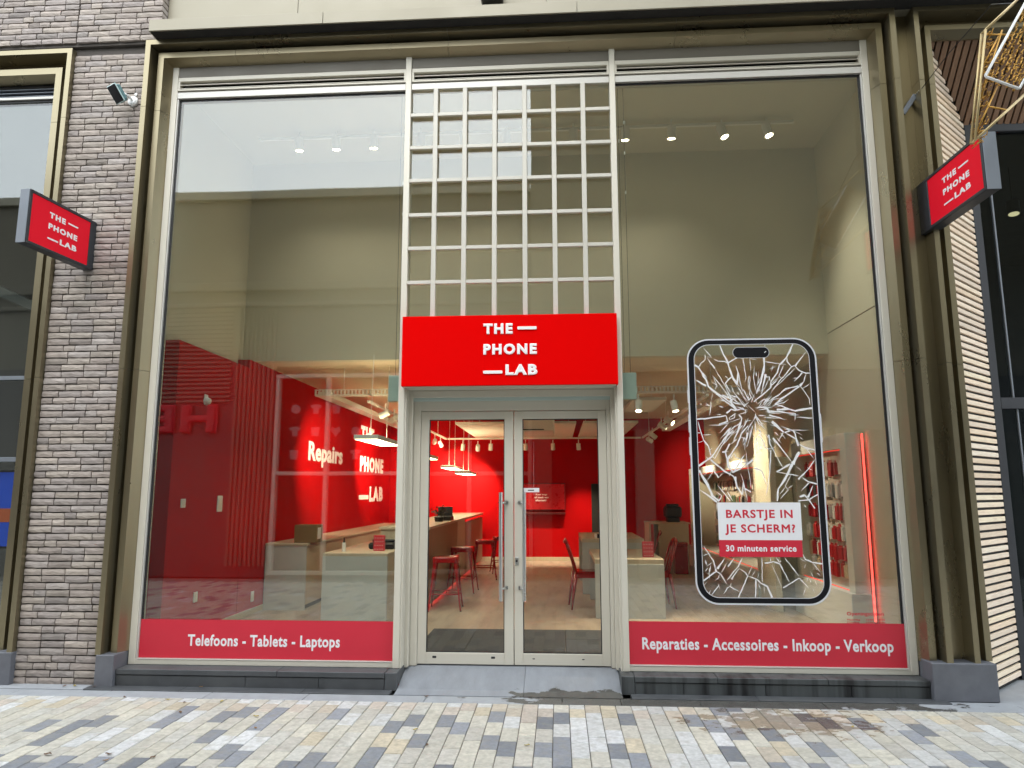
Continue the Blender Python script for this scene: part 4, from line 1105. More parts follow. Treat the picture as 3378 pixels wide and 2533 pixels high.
for i, (x, y, t) in enumerate(spots):
    o = link('fallen_leaf', lm[i % 4]); z = .012 if (y > -.26 and x < -.9) else .002
    o.location = (x, y, z); o.rotation_euler = (rnd.uniform(-.1, .1), rnd.uniform(-.1, .1), rnd.uniform(0, 6.28)); s = rnd.uniform(.55, .95); o.scale = (s, s, s)
    o.color = {'b': (.15, .085, .05, 1), 'y': (.42, .33, .09, 1), 'o': (.30, .17, .07, 1)}[t]
    setp(o, LEAF[i], 'leaf', 'fallen leaves on the pavement')

# ------------------------------------------------------------------ shop interior shell
def st_box(name, mat, *a, **k): return setp(bx(name, mat, None, *a, **k), kind='structure')
FZ = .13
st_box('shop_floor', MAT['floor_in'], -3.47, 3.70, .27, 9.5, .02, FZ)
st_box('floor_edge_left', MAT['floor_in'], -3.47, -.99, .115, .2695, .02, FZ); st_box('floor_edge_right', MAT['floor_in'], .99, 3.70, .115, .2695, .02, FZ)
st_box('threshold', MAT['gasket'], -.84, .86, .236, .2695, .05, .1275)
st_box('wall_left', MAT['cream_wall'], -3.47, -3.40, .115, 9.5, FZ, 5.70)
st_box('wall_right', MAT['cream_wall'], 3.53, 3.70, .115, 2.249, 3.368, 5.659)
st_box('wall_right_lower', MAT['cream_wall'], 3.535, 3.70, .115, 9.399, FZ, 3.1305)
st_box('wall_right_band', MAT['cream_wall'], 3.5351, 3.70, .115, 2.249, 3.131, 3.359)
st_box('wall_right_groove', MAT['joint'], 3.540, 3.70, .115, 2.249, 3.3595, 3.3675)
st_box('wall_right_return', MAT['cream_wall'], 3.22, 3.529, .115, .20, FZ, 5.659)
st_box('wall_back', MAT['red_wall'], -3.40, 3.69, 9.40, 9.5, FZ, 3.13)
st_box('wall_upper', MAT['cream_wall'], -3.40, 3.69, 2.2495, 2.36, 3.13, 5.66)
st_box('ceiling_upper', MAT['cream_wall'], -3.47, 3.70, .115, 2.36, 5.66, 5.72)
st_box('ceiling_lower', MAT['ceiling'], -3.40, 3.69, 2.3605, 9.5, 3.131, 3.2)
st_box('wall_above_glass', MAT['cream_wall'], -3.40, 3.529, .105, .114, 5.235, 5.66)
st_box('red_partition', MAT['red_wall'], -3.399, -3.25, .55, 2.13, FZ, 3.03, c=.004)
st_box('wall_left_red', MAT['red_wall'], -3.399, -3.25, 2.1305, 9.399, FZ, 3.13)
st_box('pillar', MAT['cream_wall'], 3.02, 3.10, 3.05, 3.70, FZ, 3.13, c=.004)
sk = MAT['oak']
st_box('skirting_left', sk, -3.249, -3.236, 1.5, 9.39, FZ, .20, c=.002); st_box('skirting_back', sk, -3.2, 3.4, 9.384, 9.399, FZ, .21, c=.002)
st_box('doorway_dark', MAT['dark'], 1.11, 1.52, 9.36, 9.399, FZ, 1.74)
dm = empty('entrance_mat', (0, 1.0, FZ), 'charcoal tiled entrance mat inside the double doors', 'mat')
for i in range(4):
    for j in range(3):
        o = bx('mat_tile', MAT['mat_in'], dm, -.92+i*.46+.001, -.92+(i+1)*.46-.001, .30+j*.48+.001, .30+(j+1)*.48-.001, FZ, FZ+.006+.001*((i+j) % 2), .002)

# wall lettering and fittings
wl_ = empty('wall_lettering', (-3.25, 5, 2), 'pale lettering Repairs on the red side wall', 'lettering')
text('Repairs', (-3.2495, 4.24, 2.03), (0, 1, 0), (0, 0, 1), 1.66, .285, MAT['letter'], wl_, .012, .034, 1.06)
wl2 = empty('wall_lettering', (-3.25, 7.9, 1.4), 'pale three-line shop logo lettering on the red side wall', 'lettering')
logo(wl2, (-3.2495, 6.99, 1.385), (0, 1, 0), (0, 0, 1), 1.77, 1.42, MAT['letter'], .012)
def plate(label, y, z, w, h, d=.012):
    t = setp(MB().box(-3.2499, -3.2499+d, y-w/2, y+w/2, z-h/2, z+h/2, .004).build('wall_plate', MAT['white_pl'], None), label, 'wall plate')
    bx('rocker', MAT['lamp_white'], t, -3.2499+d+.0002, -3.2499+d+.004, y-w*.3, y+w*.3, z-h*.33, z+h*.33, .002)
plate('white switch plate on the red partition near the window', .80, 1.455, .085, .085)
plate('tall white intercom plate on the red partition', 1.56, 1.44, .11, .17)
plate('white double socket low on the red wall by the skirting', 2.53, .335, .075, .12)
plate('white double socket low on the red partition beside the window strip', 1.16, .52, .075, .10)
ds = empty('motion_sensor', (-3.25, 1.12, 2.5), 'small white motion sensor on the red partition', 'sensor')
MB().cyl((-3.2499, 1.12, 2.505), (-3.20, 1.12, 2.495), .045, .03, n=14).build('sensor_dome', MAT['white_pl'], ds); bx('sensor_base', MAT['white_pl'], ds, -3.2499, -3.238, 1.085, 1.155, 2.46, 2.57, .005)
tv = empty('wall_screen', (.1, 9.38, 1.2), 'dark red wall screen with white lettering on the back wall', 'screen')
bx('screen_case', MAT['black_pl'], tv, -.36, .555, 9.33, 9.385, 1.185, 1.752, .006); bx('screen_face', pm('dark red screen', (.22, .003, .004), .3, emit=(.3, .002, .004), estr=.25), tv, -.348, .543, 9.326, 9.3295, 1.197, 1.74)
bx('shelf_below', pm('dark red shelf', (.10, .002, .003), .4), tv, -.36, .555, 9.25, 9.398, 1.10, 1.135, .004)
for i, s in enumerate(('Kom langs', 'of maak een', 'afspraak!')): text(s, (-.10+.03*(i == 0)+.02*(i == 2), 9.3255, 1.50-.062*i), (1, 0, 0), (0, 0, 1), (.24, .30, .23)[i], .035, MAT['letter'], tv, .002, .03, 1.05, split=False, name='screen_text')

# ------------------------------------------------------------------ counters and tables
ca = empty('service_desk', (-1.9, 3.0, FZ), 'grey box desk closest to the left window', 'desk')
bx('front_panel', MAT['laminate'], ca, -2.285, -1.535, 2.16, 2.20, FZ, .838, .002); bx('top', MAT['oak'], ca, -2.285, -1.535, 2.16, 4.2, .839, .872, .002)
bx('side_panel', MAT['oak'], ca, -1.575, -1.535, 2.201, 4.2, FZ, .838, .002); bx('side_panel', MAT['oak'], ca, -2.285, -2.25, 2.201, 4.2, FZ, .838, .002)
cb_ = empty('low_cabinet', (-2.95, 5, FZ), 'long low oak cabinet along the red side wall', 'cabinet')
bx('carcass', MAT['oak'], cb_, -3.235, -2.72, 2.86, 8.9, FZ+.06, .905, .003); bx('end_panel', MAT['laminate'], cb_, -3.235, -2.715, 2.83, 2.859, FZ, .905, .002); bx('top', MAT['oak'], cb_, -3.235, -2.70, 2.82, 8.9, .906, .935, .002); bx('kickboard', MAT['anthracite'], cb_, -3.2, -2.76, 2.86, 8.9, FZ, FZ+.059)
bo = empty('cardboard_box', (-2.76, 2.95, .936), 'brown box with white label standing on the low cabinet', 'box')
bx('carton', MAT['cardboard'], bo, -2.905, -2.62, 2.90, 3.14, .936, 1.155, .004); bx('label', MAT['vinyl_white'], bo, -2.6198, -2.6188, 2.94, 3.06, .98, 1.12)
bt = empty('spray_bottle', (-2.12, 2.42, .872), 'small white bottle with black cap on the grey desk', 'bottle')
MB().cyl((-2.12, 2.42, .872), (-2.12, 2.42, .975), .024, .022, n=14).build('bottle_body', MAT['white_pl'], bt); MB().cyl((-2.12, 2.42, .975), (-2.12, 2.42, 1.03), .014, .006, n=12).build('cap', MAT['black_pl'], bt)
def giftbox(x, y, z, label):
    t = empty('display_box', (x, y, z), label, 'display stand')
    bx('upper_box', MAT['vinyl_red'], t, x-.065, x+.065, y-.02, y+.03, z+.088, z+.18, .003); bx('lower_box', MAT['vinyl_red'], t, x-.065, x+.065, y-.03, y+.03, z, z+.087, .003)
    for i in range(4):
        for j in range(4):
            MB().cyl((x-.045+.03*i, y-.0305+.010*(j > 1), z+.02+.043*j), (x-.045+.03*i, y-.032+.010*(j > 1), z+.02+.043*j), .006, n=6).build('print_dot', MAT['vinyl_white'], t)
giftbox(-1.73, 2.55, .872, 'red patterned display box on the grey desk')
giftbox(1.47, 2.78, .792, 'red patterned display box on the customer table')
pr = empty('card_terminal', (-1.80, 2.9, .872), 'black card terminal on the grey desk behind the red box', 'terminal')
bx('terminal_body', MAT['black_pl'], pr, -1.92, -1.60, 2.75, 3.0, .872, .95, .02); bx('terminal_screen', MAT['anthracite'], pr, -1.90, -1.62, 2.86, 2.99, .9505, .985, .01)

lc = empty('bar_counter', (-1.5, 6, FZ), 'long high oak bar counter behind the red stools', 'counter')
bx('front_panel', pm('brown oak front', (.30, .20, .13), .5, var=.12, scale=6, stretch=(6, 6, .5)), lc, -1.235, -1.20, 2.9, 5.40, FZ+.05, 1.10, .002)
bx('front_panel', pm('brown oak front far', (.28, .17, .11), .5, var=.12, scale=6, stretch=(6, 6, .5)), lc, -1.235, -1.20, 6.32, 9.2, FZ+.05, 1.05, .002)
bx('pale_column', MAT['oak'], lc, -1.25, -1.195, 5.402, 6.318, FZ+.05, 1.10, .002)
bx('end_panel', MAT['oak'], lc, -1.80, -1.236, 2.9, 2.94, FZ, 1.10, .002)
bx('top', MAT['oak'], lc, -1.82, -1.185, 2.88, 9.2, 1.101, 1.135, .002)
bx('led_strip', MAT['led_red'], lc, -1.30, -1.27, 2.95, 9.1, FZ+.035, FZ+.05)
for y, lab in ((4.55, 'dark round vase on the bar counter nearer the door frame'), ):
    t = empty('flower_pot', (-1.35, y, 1.135), lab, 'pot'); MB().cyl((-1.35, y, 1.135), (-1.35, y, 1.20), .06, .07, n=12).build('pot', MAT['black_pl'], t)
    m = MB(); q = random.Random(8)
    for k in range(40):
        c = Vector((-1.35+q.gauss(0, .05), y+q.gauss(0, .05), 1.27+q.gauss(0, .04))); d = Vector((q.uniform(-1, 1), q.uniform(-1, 1), q.uniform(-1, 1))).normalized()*.03; e = d.orthogonal().normalized()*.014
        m.add([c-d, c+e, c+d, c-e], [(0, 1, 2, 3)])
    m.build('foliage', pm('dull foliage', (.05, .04, .03), .7), t)
cr = empty('open_case', (-1.35, 5.0, 1.135), 'black open tool case on the bar counter', 'case')
bx('case_base', MAT['black_pl'], cr, -1.47, -1.22, 4.85, 5.15, 1.135, 1.20, .008); bx('case_lid', MAT['anthracite'], cr, -1.47, -1.24, 5.155, 5.18, 1.18, 1.34, .006)

def table(label, x0, x1, y0, y1, zt):
    t = empty('customer_table', ((x0+x1)/2, (y0+y1)/2, FZ), label, 'table')
    bx('top', MAT['oak'], t, x0, x1, y0, y1, zt-.055, zt, .002); bx('end_panel', MAT['laminate'], t, x0, x1, y0-.002, y0+.05, FZ, zt-.056, .002); bx('end_panel', MAT['laminate'], t, x0, x1, y1-.05, y1, FZ, zt-.056, .002)
table('grey and oak customer table in the front of the shop', .822, 1.615, 2.475, 4.0, .792)
table('oak customer table behind the front table', .74, 1.62, 4.45, 6.1, .90)
tl = empty('leaflet_holder', (1.0, 4.65, .90), 'small leaflet rack on the rear customer table', 'leaflet rack')
for i in range(3): bx('leaflet', (MAT['vinyl_white'], MAT['black_pl'], MAT['vinyl_white'])[i], tl, .93+.04*i, .965+.04*i, 4.6, 4.72, .90, .955, .002)
bc = empty('back_counter', (2.4, 7.6, FZ), 'cream till counter near the back wall', 'counter')
bx('carcass', MAT['cream_wall'], bc, 2.22, 2.76, 7.31, 8.0, FZ, .985, .002); bx('top', MAT['oak'], bc, 2.04, 2.78, 7.29, 8.02, .986, 1.015, .002); bx('leg_panel', MAT['oak'], bc, 2.05, 2.08, 7.31, 8.0, FZ, .985, .002)
pt = empty('receipt_printer', (2.5, 7.45, 1.015), 'black till printer on the cream counter', 'printer')
bx('printer_body', MAT['black_pl'], pt, 2.36, 2.66, 7.35, 7.65, 1.10, 1.30, .03); bx('printer_base', MAT['black_pl'], pt, 2.40, 2.62, 7.38, 7.62, 1.015, 1.099, .01); bx('paper_cover', MAT['anthracite'], pt, 2.40, 2.62, 7.42, 7.60, 1.3005, 1.345, .015)
rbn = empty('waste_bin', (2.57, 7.1, FZ), 'tall red waste bin in front of the cream counter', 'bin')
bx('bin_body', MAT['red_metal'], rbn, 2.455, 2.68, 7.02, 7.24, FZ, .60, .01); bx('bin_lid', MAT['red_metal'], rbn, 2.45, 2.685, 7.015, 7.245, .602, .68, .012)
wsn = empty('offer_sign', (3.39, 9.0, 1.5), 'small red lettered offer sign on the far cream wall', 'sign')
bx('upper_panel', MAT['vinyl_red'], wsn, 3.526, 3.5345, 8.93, 9.30, 1.60, 1.86); bx('lower_panel', MAT['vinyl_red'], wsn, 3.526, 3.5345, 8.93, 9.30, 1.25, 1.42)

# ------------------------------------------------------------------ stools and chairs
def make_stool():
    t = empty('bar_stool', (0, 0, 0), 'x', 'stool', 'red metal stools at the bar counter')
    m = MB()
    ring_ = lambda h, r: [(x, y, z) for (x, y), z in [(p, h) for p in rring(-r, r, -r, r, r*.28, 3)]]
    lv = [(.612, .158), (.632, .158), (.640, .150), (.640, .10), (.634, .05)]; rings = [ring_(*q) for q in lv]; n = len(rings[0]); vs = [p for g in rings for p in g]
    fs = [(i*n+k, i*n+(k+1) % n, (i+1)*n+(k+1) % n, (i+1)*n+k) for i in range(len(lv)-1) for k in range(n)]+[tuple((len(lv)-1)*n+k for k in range(n))]
    m.add(vs, fs, True)
    r0 = ring_(.572, .160); b = len(m.v); m.add(r0+rings[0], [(k, (k+1) % n, n+(k+1) % n, n+k) for k in range(n)], True); m.build('seat', MAT['red_metal'], t)
    for sx in (-1, 1):
        for sy in (-1, 1):
            m = MB(); a, b = Vector((sx*.142, sy*.142, .61)), Vector((sx*.205, sy*.205, 0))
            w0, w1 = .042, .016
            for (p, w) in ((a, w0), (b, w1)): pass
            vs = []
            for p, w in ((a, w0), (b, w1)): vs += [p, p+Vector((-sx*w, 0, 0)), p+Vector((-sx*w*.9, -sy*.006, 0)), p+Vector((-sx*.006, -sy*w*.9, 0)), p+Vector((0, -sy*w, 0))]
            m.add(vs, [(0, 1, 6, 5), (1, 2, 7, 6), (2, 3, 8, 7), (3, 4, 9, 8), (4, 0, 5, 9), (5, 6, 7, 8, 9)]); lg = m.build('leg', MAT['red_metal'], t)
            MB().cyl((b.x-sx*.006, b.y-sy*.006, -.0), (b.x-sx*.006, b.y-sy*.006, .014), .011, n=8).build('foot_cap', MAT['black_pl'], lg)
    z = .20; k = .142+(.205-.142)*(1-z/.61)-.008
    for a, b in (((-k, -k), (k, -k)), ((-k, k), (k, k)), ((-k, -k), (-k, k)), ((k, -k), (k, k))):
        MB().tube([(a[0], a[1], z), (b[0], b[1], z)], .008, 6).build('footrest_bar', MAT['red_metal'], t)
    return t
s0 = make_stool(); s0.location = (-1.0, 3.04, FZ); s0['label'] = 'red metal bar stool closest to the glass doors'
s0.rotation_euler = (0, 0, R_(4))
for (x, y, r, lab) in ((-1.0, 4.62, -3, 'second red bar stool from the doors, before the pale counter column'), (-.84, 6.20, 5, 'third red bar stool from the doors'), (-.62, 7.15, 12, 'red bar stool farthest from the doors')):
    copy_tree(s0, (x, y, FZ), R_(r), lab)
def make_chair():
    t = empty('metal_chair', (0, 0, 0), 'x', 'chair', 'red metal chairs at the customer tables')
    m = MB(); m.box(-.18, .18, -.18, .18, .435, .450, .006); m.box(-.165, .165, -.165, .165, .4505, .453, .001); m.build('seat', MAT['red_metal'], t)
    m = MB()
    for s in (-1, 1): m.box(-.178, .178, s*.170-.006, s*.170+.006, .375, .434); m.box(s*.170-.006, s*.170+.006, -.163, .163, .375, .434)
    m.build('apron', MAT['red_metal'], t)
    for sx in (-1, 1):
        for sy in (-1, 1):
            a, b = Vector((sx*.172, sy*.172, .42)), Vector((sx*.215+(.02 if sx < 0 else 0)*-1, sy*.205, 0))
            MB().tube([a, a.lerp(b, .5)+Vector((sx*.004, sy*.004, 0)), b], [.026, .019, .011], 8).build('leg', MAT['red_metal'], t)
    # hoop back leans towards -x
    pts = [(-.165, -.175, .42), (-.195, -.180, .55), (-.245, -.178, .70), (-.275, -.150, .79), (-.29, -.08, .835), (-.293, 0, .845), (-.29, .08, .835), (-.275, .150, .79), (-.245, .178, .70), (-.195, .180, .55), (-.165, .175, .42)]
    MB().tube(pts, .013, 8).build('back_hoop', MAT['red_metal'], t)
    for y in (-.055, .055): MB().tube([(-.172, y*1.1, .44), (-.225, y, .62), (-.286, y, .835)], .011, 6).build('back_slat', MAT['red_metal'], t)
    m = MB(); m.tube([(-.285, -.13, .80), (-.300, 0, .815), (-.285, .13, .80)], .024, 6); m.build('top_rail', MAT['red_metal'], t)
    return t
c0 = make_chair(); c0.location = (.78, 3.28, FZ); c0['label'] = 'red metal chair at the front table seen through the right door leaf'; c0.rotation_euler = (0, 0, R_(4))
copy_tree(c0, (1.60, 3.38, FZ), R_(184), 'red metal chair on the far side of the front table')
copy_tree(c0, (1.66, 5.2, FZ), R_(170), 'red metal chair at the rear customer table')

# ------------------------------------------------------------------ shelving with hanging packs
def wall_unit(label, x0, y0, y1, zt, z0, z1):
    t = empty('display_shelving', (3.3, (y0+y1)/2, FZ), label, 'shelving')
    xw = 3.48 if y1 < 3.5 else 3.53
    e = .15
    bx('top_box', MAT['pale_unit'], t, x0, xw, y0, y1, z1, zt, .003); bx('base_box', MAT['pale_unit'], t, x0-.05, xw, y0-.02, y1, FZ, z0, .003)
    bx('end_panel', MAT['cream_wall'] if y1 > 3.5 else MAT['pale_unit'], t, x0, xw, y0, y0+e, z0+.0005, z1-.0005, .002); bx('end_panel', MAT['cream_wall'], t, x0, xw, y1-e*.8, y1, z0+.0005, z1-.0005, .002)
    bx('peg_board', pm('pale peg board', (.50, .44, .37), .6), t, xw-.012, xw-.001, y0+e, y1-e*.8, z0, z1)
    bx('led_strip', MAT['led_soft'], t, x0+.035, x0+.045, y0+e, y1-e*.8, z1-.012, z1-.001); bx('led_strip', MAT['led_soft'], t, x0+.03, x0+.04, y0+e, y1-e*.8, z0+.001, z0+.008)
    return xw
PK = {}
PALS = dict(white=(.62, .60, .56), black=(.02, .02, .022), red=(.40, .01, .015), beige=(.45, .34, .22), grey=(.25, .24, .24), orange=(.55, .16, .04), green=(.10, .16, .10))
for k, c in PALS.items():
    m = MB(); m.box(-.011, .011, -.040, .040, -.085, .060, .004); m.box(-.002, .002, -.032, .032, .0602, .085)
    PK[k] = m.mesh('accessory_pack', pm('pack '+k, c, .35, var=.25, scale=30))
def packs(xc, ys, zs, pal, lab, grp):
    for zi, z in enumerate(zs):
        for y in ys:
            k = rnd.choice(pal(z, y)); o = link('accessory_pack', PK[k]); o.location = (xc+rnd.uniform(-.02, .01), y+rnd.uniform(-.008, .008), z+rnd.uniform(-.006, .006))
            o.rotation_euler = (rnd.uniform(-.06, .06), 0, rnd.uniform(-.2, .2)); o.scale = (1.6, rnd.uniform(.8, 1.05), rnd.uniform(.85, 1.12))
            setp(o, '%s pack in the %s row of the %s' % (k, ['top', 'second', 'third', 'fourth', 'fifth', 'bottom'][zi], lab), 'accessory', grp)
xw = wall_unit('lit display shelving full of packs beyond the cream pillar', 3.06, 3.80, 8.75, 2.02, .52, 1.90)
packs(xw-.05, [3.99+.118*i for i in range(38)], [1.68, 1.42, 1.13, .86, .66], lambda z, y: ['white', 'black', 'beige', 'red', 'grey', 'white', 'orange'] if y < 5.6 else ['beige', 'black', 'grey', 'red', 'white', 'green'], 'long shelving beyond the pillar', 'packs on the long shelving')
xw = wall_unit('lit display shelving close to the right window', 3.33, 1.45, 3.15, 2.155, .56, 2.0)
packs(xw-.05, [1.66+.112*i for i in range(12)], [1.82, 1.58, 1.35, 1.12, .92, .74], lambda z, y: (['white', 'white', 'grey', 'red'] if y < 2.3 else ['red', 'red', 'white', 'black']) if z > 1.2 else ['red', 'red', 'red', 'beige', 'white'], 'shelving close to the right window', 'packs on the near shelving')
ls = empty('led_light_strip', (3.37, 1.2, .4), 'glowing red vertical LED strip beside the near shelving', 'light strip')
bx('led_tube', MAT['led_red'], ls, 3.490, 3.502, 1.425, 1.440, .30, 2.14); bx('led_profile', MAT['alu'], ls, 3.486, 3.506, 1.4405, 1.449, .29, 2.15)

# ------------------------------------------------------------------ lamps
def spot_light(parent, loc, target, watts, size=70, blend=1.0, col=(1, .82, .60), rad=.03):
    d = bpy.data.lights.new('spot_beam', 'SPOT'); d.energy = watts; d.spot_size = R_(size); d.spot_blend = blend; d.color = col; d.shadow_soft_size = rad
    o = bpy.data.objects.new('spot_beam', d); COL.objects.link(o); o.parent = parent
    o.matrix_parent_inverse = Matrix.Translation(-Vector(parent.location)); o.location = loc
    o.rotation_euler = (Vector(target)-Vector(loc)).to_track_quat('-Z', 'Y').to_euler()
def track_spot(loc, target, label, watts, group, lit=True, r=.042, L=.13, size=68, col=(1, .82, .60)):
    """loc = front centre of the lamp head, aimed at target"""
    loc, target = Vector(loc), Vector(target); d = (target-loc).normalized()
    t = empty('track_spotlight', tuple(loc), label, 'spotlight', group)
    b = loc-d*L
    MB().cyl(b, loc, r*.96, r, n=16).build('lamp_head', MAT['lamp_white'], t)
    top = b.lerp(loc, .4)
    MB().cyl(top, top+Vector((0, 0, .13)), .009, n=8).build('stem', MAT['lamp_white'], t)
    MB().cyl(loc+d*.0006, loc+d*.002, r*.8, n=16).build('lamp_disc', MAT['lamp_on'] if lit else MAT['lamp_white'], t)
    if watts: spot_light(t, tuple(loc+d*.02), tuple(target), watts, size, col=col)
    return t
def rail(label, pts, r=.016):
    t = empty('light_track', pts[0], label, 'light track')
    for a, b in zip(pts, pts[1:]):
        a, b = Vector(a), Vector(b); d = (b-a).normalized(); n = d.cross(Vector((0, 0, 1))).normalized()
        T = Matrix((d, n, d.cross(n)*-1)).transposed().to_4x4(); T.translation = a
        m = MB(); m.box(0, (b-a).length, -r, r, -r, r, .003, T); m.build('rail', MAT['lamp_white'], t)
    for k in range(3):
        p = Vector(pts[0]).lerp(Vector(pts[-1]), (k+.5)/3) if len(pts) == 2 else Vector(pts[min(k, len(pts)-1)])
        MB().cyl(p+Vector((0, 0, r)), (p.x, p.y, 5.655 if pts[0][2] > 4 else 3.13), .004, n=6).build('hanger', MAT['lamp_white'], t)
rail('white ceiling light track high inside the shop front', [(-3.0, 1.5, 5.60), (3.05, 1.5, 5.60)])
pos = ['leftmost high spotlight', 'second high spotlight from the left', 'third high spotlight from the left', 'high spotlight behind the left door post', 'high spotlight behind the lattice, left side', 'high spotlight behind the lattice, middle', 'high spotlight behind the lattice, right side',
       'leftmost high spotlight in the right window', 'second high spotlight in the right window', 'third high spotlight in the right window', 'rightmost high spotlight']
for i, x in enumerate([-2.51, -2.08, -1.645, -1.1, -.62, -.13, .62, 1.195, 1.705, 2.285, 2.765]):
    track_spot((x, 1.47, 5.43), (3.5, .95, 1.6) if i > 8 else (x*1.0, 2.1, 2.6), pos[i]+' on the ceiling track', 48 if i > 8 else 10, 'high ceiling track spotlights', r=.05, L=.14, size=72 if i > 8 else 92, col=(1, .91, .76))
rail('white light track over the bar counter', [(-1.9, 2.5, 2.66), (-1.9, 8.6, 2.66)]); rail('white light track across the back of the shop', [(-1.87, 8.62, 2.66), (2.1, 8.62, 2.66)]); rail('white light track over the customer tables', [(2.13, 2.2, 2.66), (2.13, 8.58, 2.66)])
G = 'track spotlights over the sales floor'
for i, (x, y, tx, ty, tz, w) in enumerate([(-1.80, 2.70, -3.25, 3.0, 1.9, 0), (-1.80, 3.30, -3.25, 4.9, 1.9, 220), (-1.95, 6.4, -3.25, 7.5, 2.1, 240), (-1.95, 7.46, -2.6, 9.4, 1.9, 170), (-1.96, 8.4, -1.75, 9.4, 1.9, 150)]):
    track_spot((x, y, 2.50), (tx, ty, tz), ['first', 'second', 'third', 'fourth', 'fifth'][i]+' spotlight from the window on the bar counter track', w, G, lit=i > 0)
for i, x in enumerate([-1.555, -1.24, -.975, -.255, .31, .835]):
    track_spot((x, 8.6, 2.42), (x*1.1, 9.4 if i == 1 else 8.9, 1.6 if i == 1 else 1.2), ['first', 'second', 'third', 'fourth', 'fifth', 'sixth'][i]+' spotlight from the left on the back track', 150 if i in (1, 3, 5) else 0, G, lit=i == 1)
for i, (x, y, tx, ty, tz, w) in enumerate([(1.36, 2.37, 1.2, 1.6, 0.2, 120), (1.80, 2.43, 2.2, 1.9, 0.2, 120), (2.0, 3.92, 3.1, 3.3, 1.7, 130), (2.03, 4.77, 3.4, 4.9, 1.5, 170), (2.13, 6.6, 3.4, 6.9, 1.5, 150), (2.15, 7.4, 3.4, 8.9, 1.9, 90)]):
    track_spot((x, y, 2.50), (tx, ty, tz), ['first', 'second', 'third', 'fourth', 'fifth', 'sixth'][i]+' spotlight from the window on the table track', w, G)
for i, (x0, y0, z, lab) in enumerate([(-1.83, 1.68, 2.135, 'flat white pendant lamp nearest the left window'), (-1.83, 4.5, 2.09, 'flat white pendant lamp half hidden by the left door post'), (-1.83, 7.5, 2.02, 'flat white pendant lamp far back over the bar counter'), (-1.45, 6.75, 1.895, 'lowest flat white pendant lamp over the bar counter')]):
    t = empty('pendant_lamp', (x0+.135, y0+.6, z), lab, 'lamp', 'flat pendant lamps')
    bx('lamp_body', MAT['lamp_white'], t, x0, x0+.27, y0, y0+1.15, z+.002, z+.05, .003); bx('added_upglow', MAT['glow_added'], t, x0+.03, x0+.24, y0+.03, y0+1.12, z+.0502, z+.052); bx('diffuser', MAT['panel_on'], t, x0+.012, x0+.258, y0+.012, y0+1.138, z-.001, z+.0015)  # the glowing plate on top is added to light the ceiling above
    for k in (.2, .95): MB().tube([(x0+.135, y0+k, z+.05), (x0+.135, y0+k, z+.2), (x0+.135, y0+k+.05, 3.13)], .0035, 6).build('cord', MAT['lamp_white'], t)
tr = empty('cable_tray', (0, 2.75, 2.8), 'white perforated cable tray hung under the lower ceiling', 'cable tray')
m = MB()
m.box(-2.66, 2.55, 2.74, 2.75, 2.838, 2.85); m.box(-2.66, 2.55, 2.74, 2.75, 2.775, 2.787)
x = -2.66
while x < 2.55: m.box(x, x+.022, 2.7405, 2.7495, 2.787, 2.838); x += .047
m.box(-2.66, 2.55, 2.7501, 2.84, 2.768, 2.7748); m.build('cross_tray', MAT['lamp_white'], tr)
for s in (-1, 1): bx('side_beam', MAT['lamp_white'], tr, s*2.66, s*2.50, 2.851, 8.4, 2.77, 2.84, .003)
for x in (-2.3, -1.1, 1.2, 2.3): MB().cyl((x, 2.79, 2.775), (x, 2.79, 3.13), .006, n=6).build('drop_rod', MAT['lamp_white'], tr)
ap = [(-1.32, .72, 5.9, 9.1), (.84, 1.75, 5.9, 9.1), (1.35, 1.78, 2.95, 4.3)]
for i, (a, b, c, d) in enumerate(ap): 
    t = empty('acoustic_panel', ((a+b)/2, (c+d)/2, 2.62), ['wide white acoustic ceiling panel at the back of the shop', 'narrow white acoustic ceiling panel beside the wide one', 'small white acoustic ceiling panel over the front table'][i], 'ceiling panel', 'hanging acoustic panels')
    bx('panel', MAT['acoustic'], t, a, b, c, d, 2.70, 2.74, .004)
    for x in (a+.1, b-.1): MB().cyl((x, (c+d)/2, 2.74), (x, (c+d)/2, 3.13), .003, n=5).build('hanger', MAT['lamp_white'], t)
ac = empty('air_conditioner', (.1, 5.2, 2.5), 'white ceiling air conditioner above the doors view', 'air conditioner')
bx('unit_body', MAT['lamp_white'], ac, -.32, .36, 5.0, 5.9, 2.50, 2.72, .02); bx('air_slot', MAT['dark'], ac, -.26, .20, 4.997, 5.002, 2.515, 2.53); bx('duct', MAT['acoustic'], ac, -.22, .24, 5.2, 5.8, 2.721, 3.13)
hd = empty('hanging_display', (0, .17, 2.35), 'pale grey-green hanging panel behind the fascia sign', 'display')
bx('panel', pm('pale aqua panel', (.47, .56, .53), .5, var=.03), hd, -1.085, 1.098, .150, .205, 2.352, 2.585, .003)
for x in (-1.03, -1.0, 1.0, 1.05): MB().cyl((x, .178, 2.585), (x, .178, 5.655), .0022, n=5).build('suspension_cable', MAT['anthracite'], hd)
for x, z in ((1.05, 4.93), (1.05, 4.63), (1.0, 4.75), (1.05, 4.25), (-1.0, 4.4), (-1.0, 4.1)): MB().cyl((x, .172, z-.014), (x, .172, z+.014), .006, n=6).build('cable_grip', MAT['white_pl'], hd)

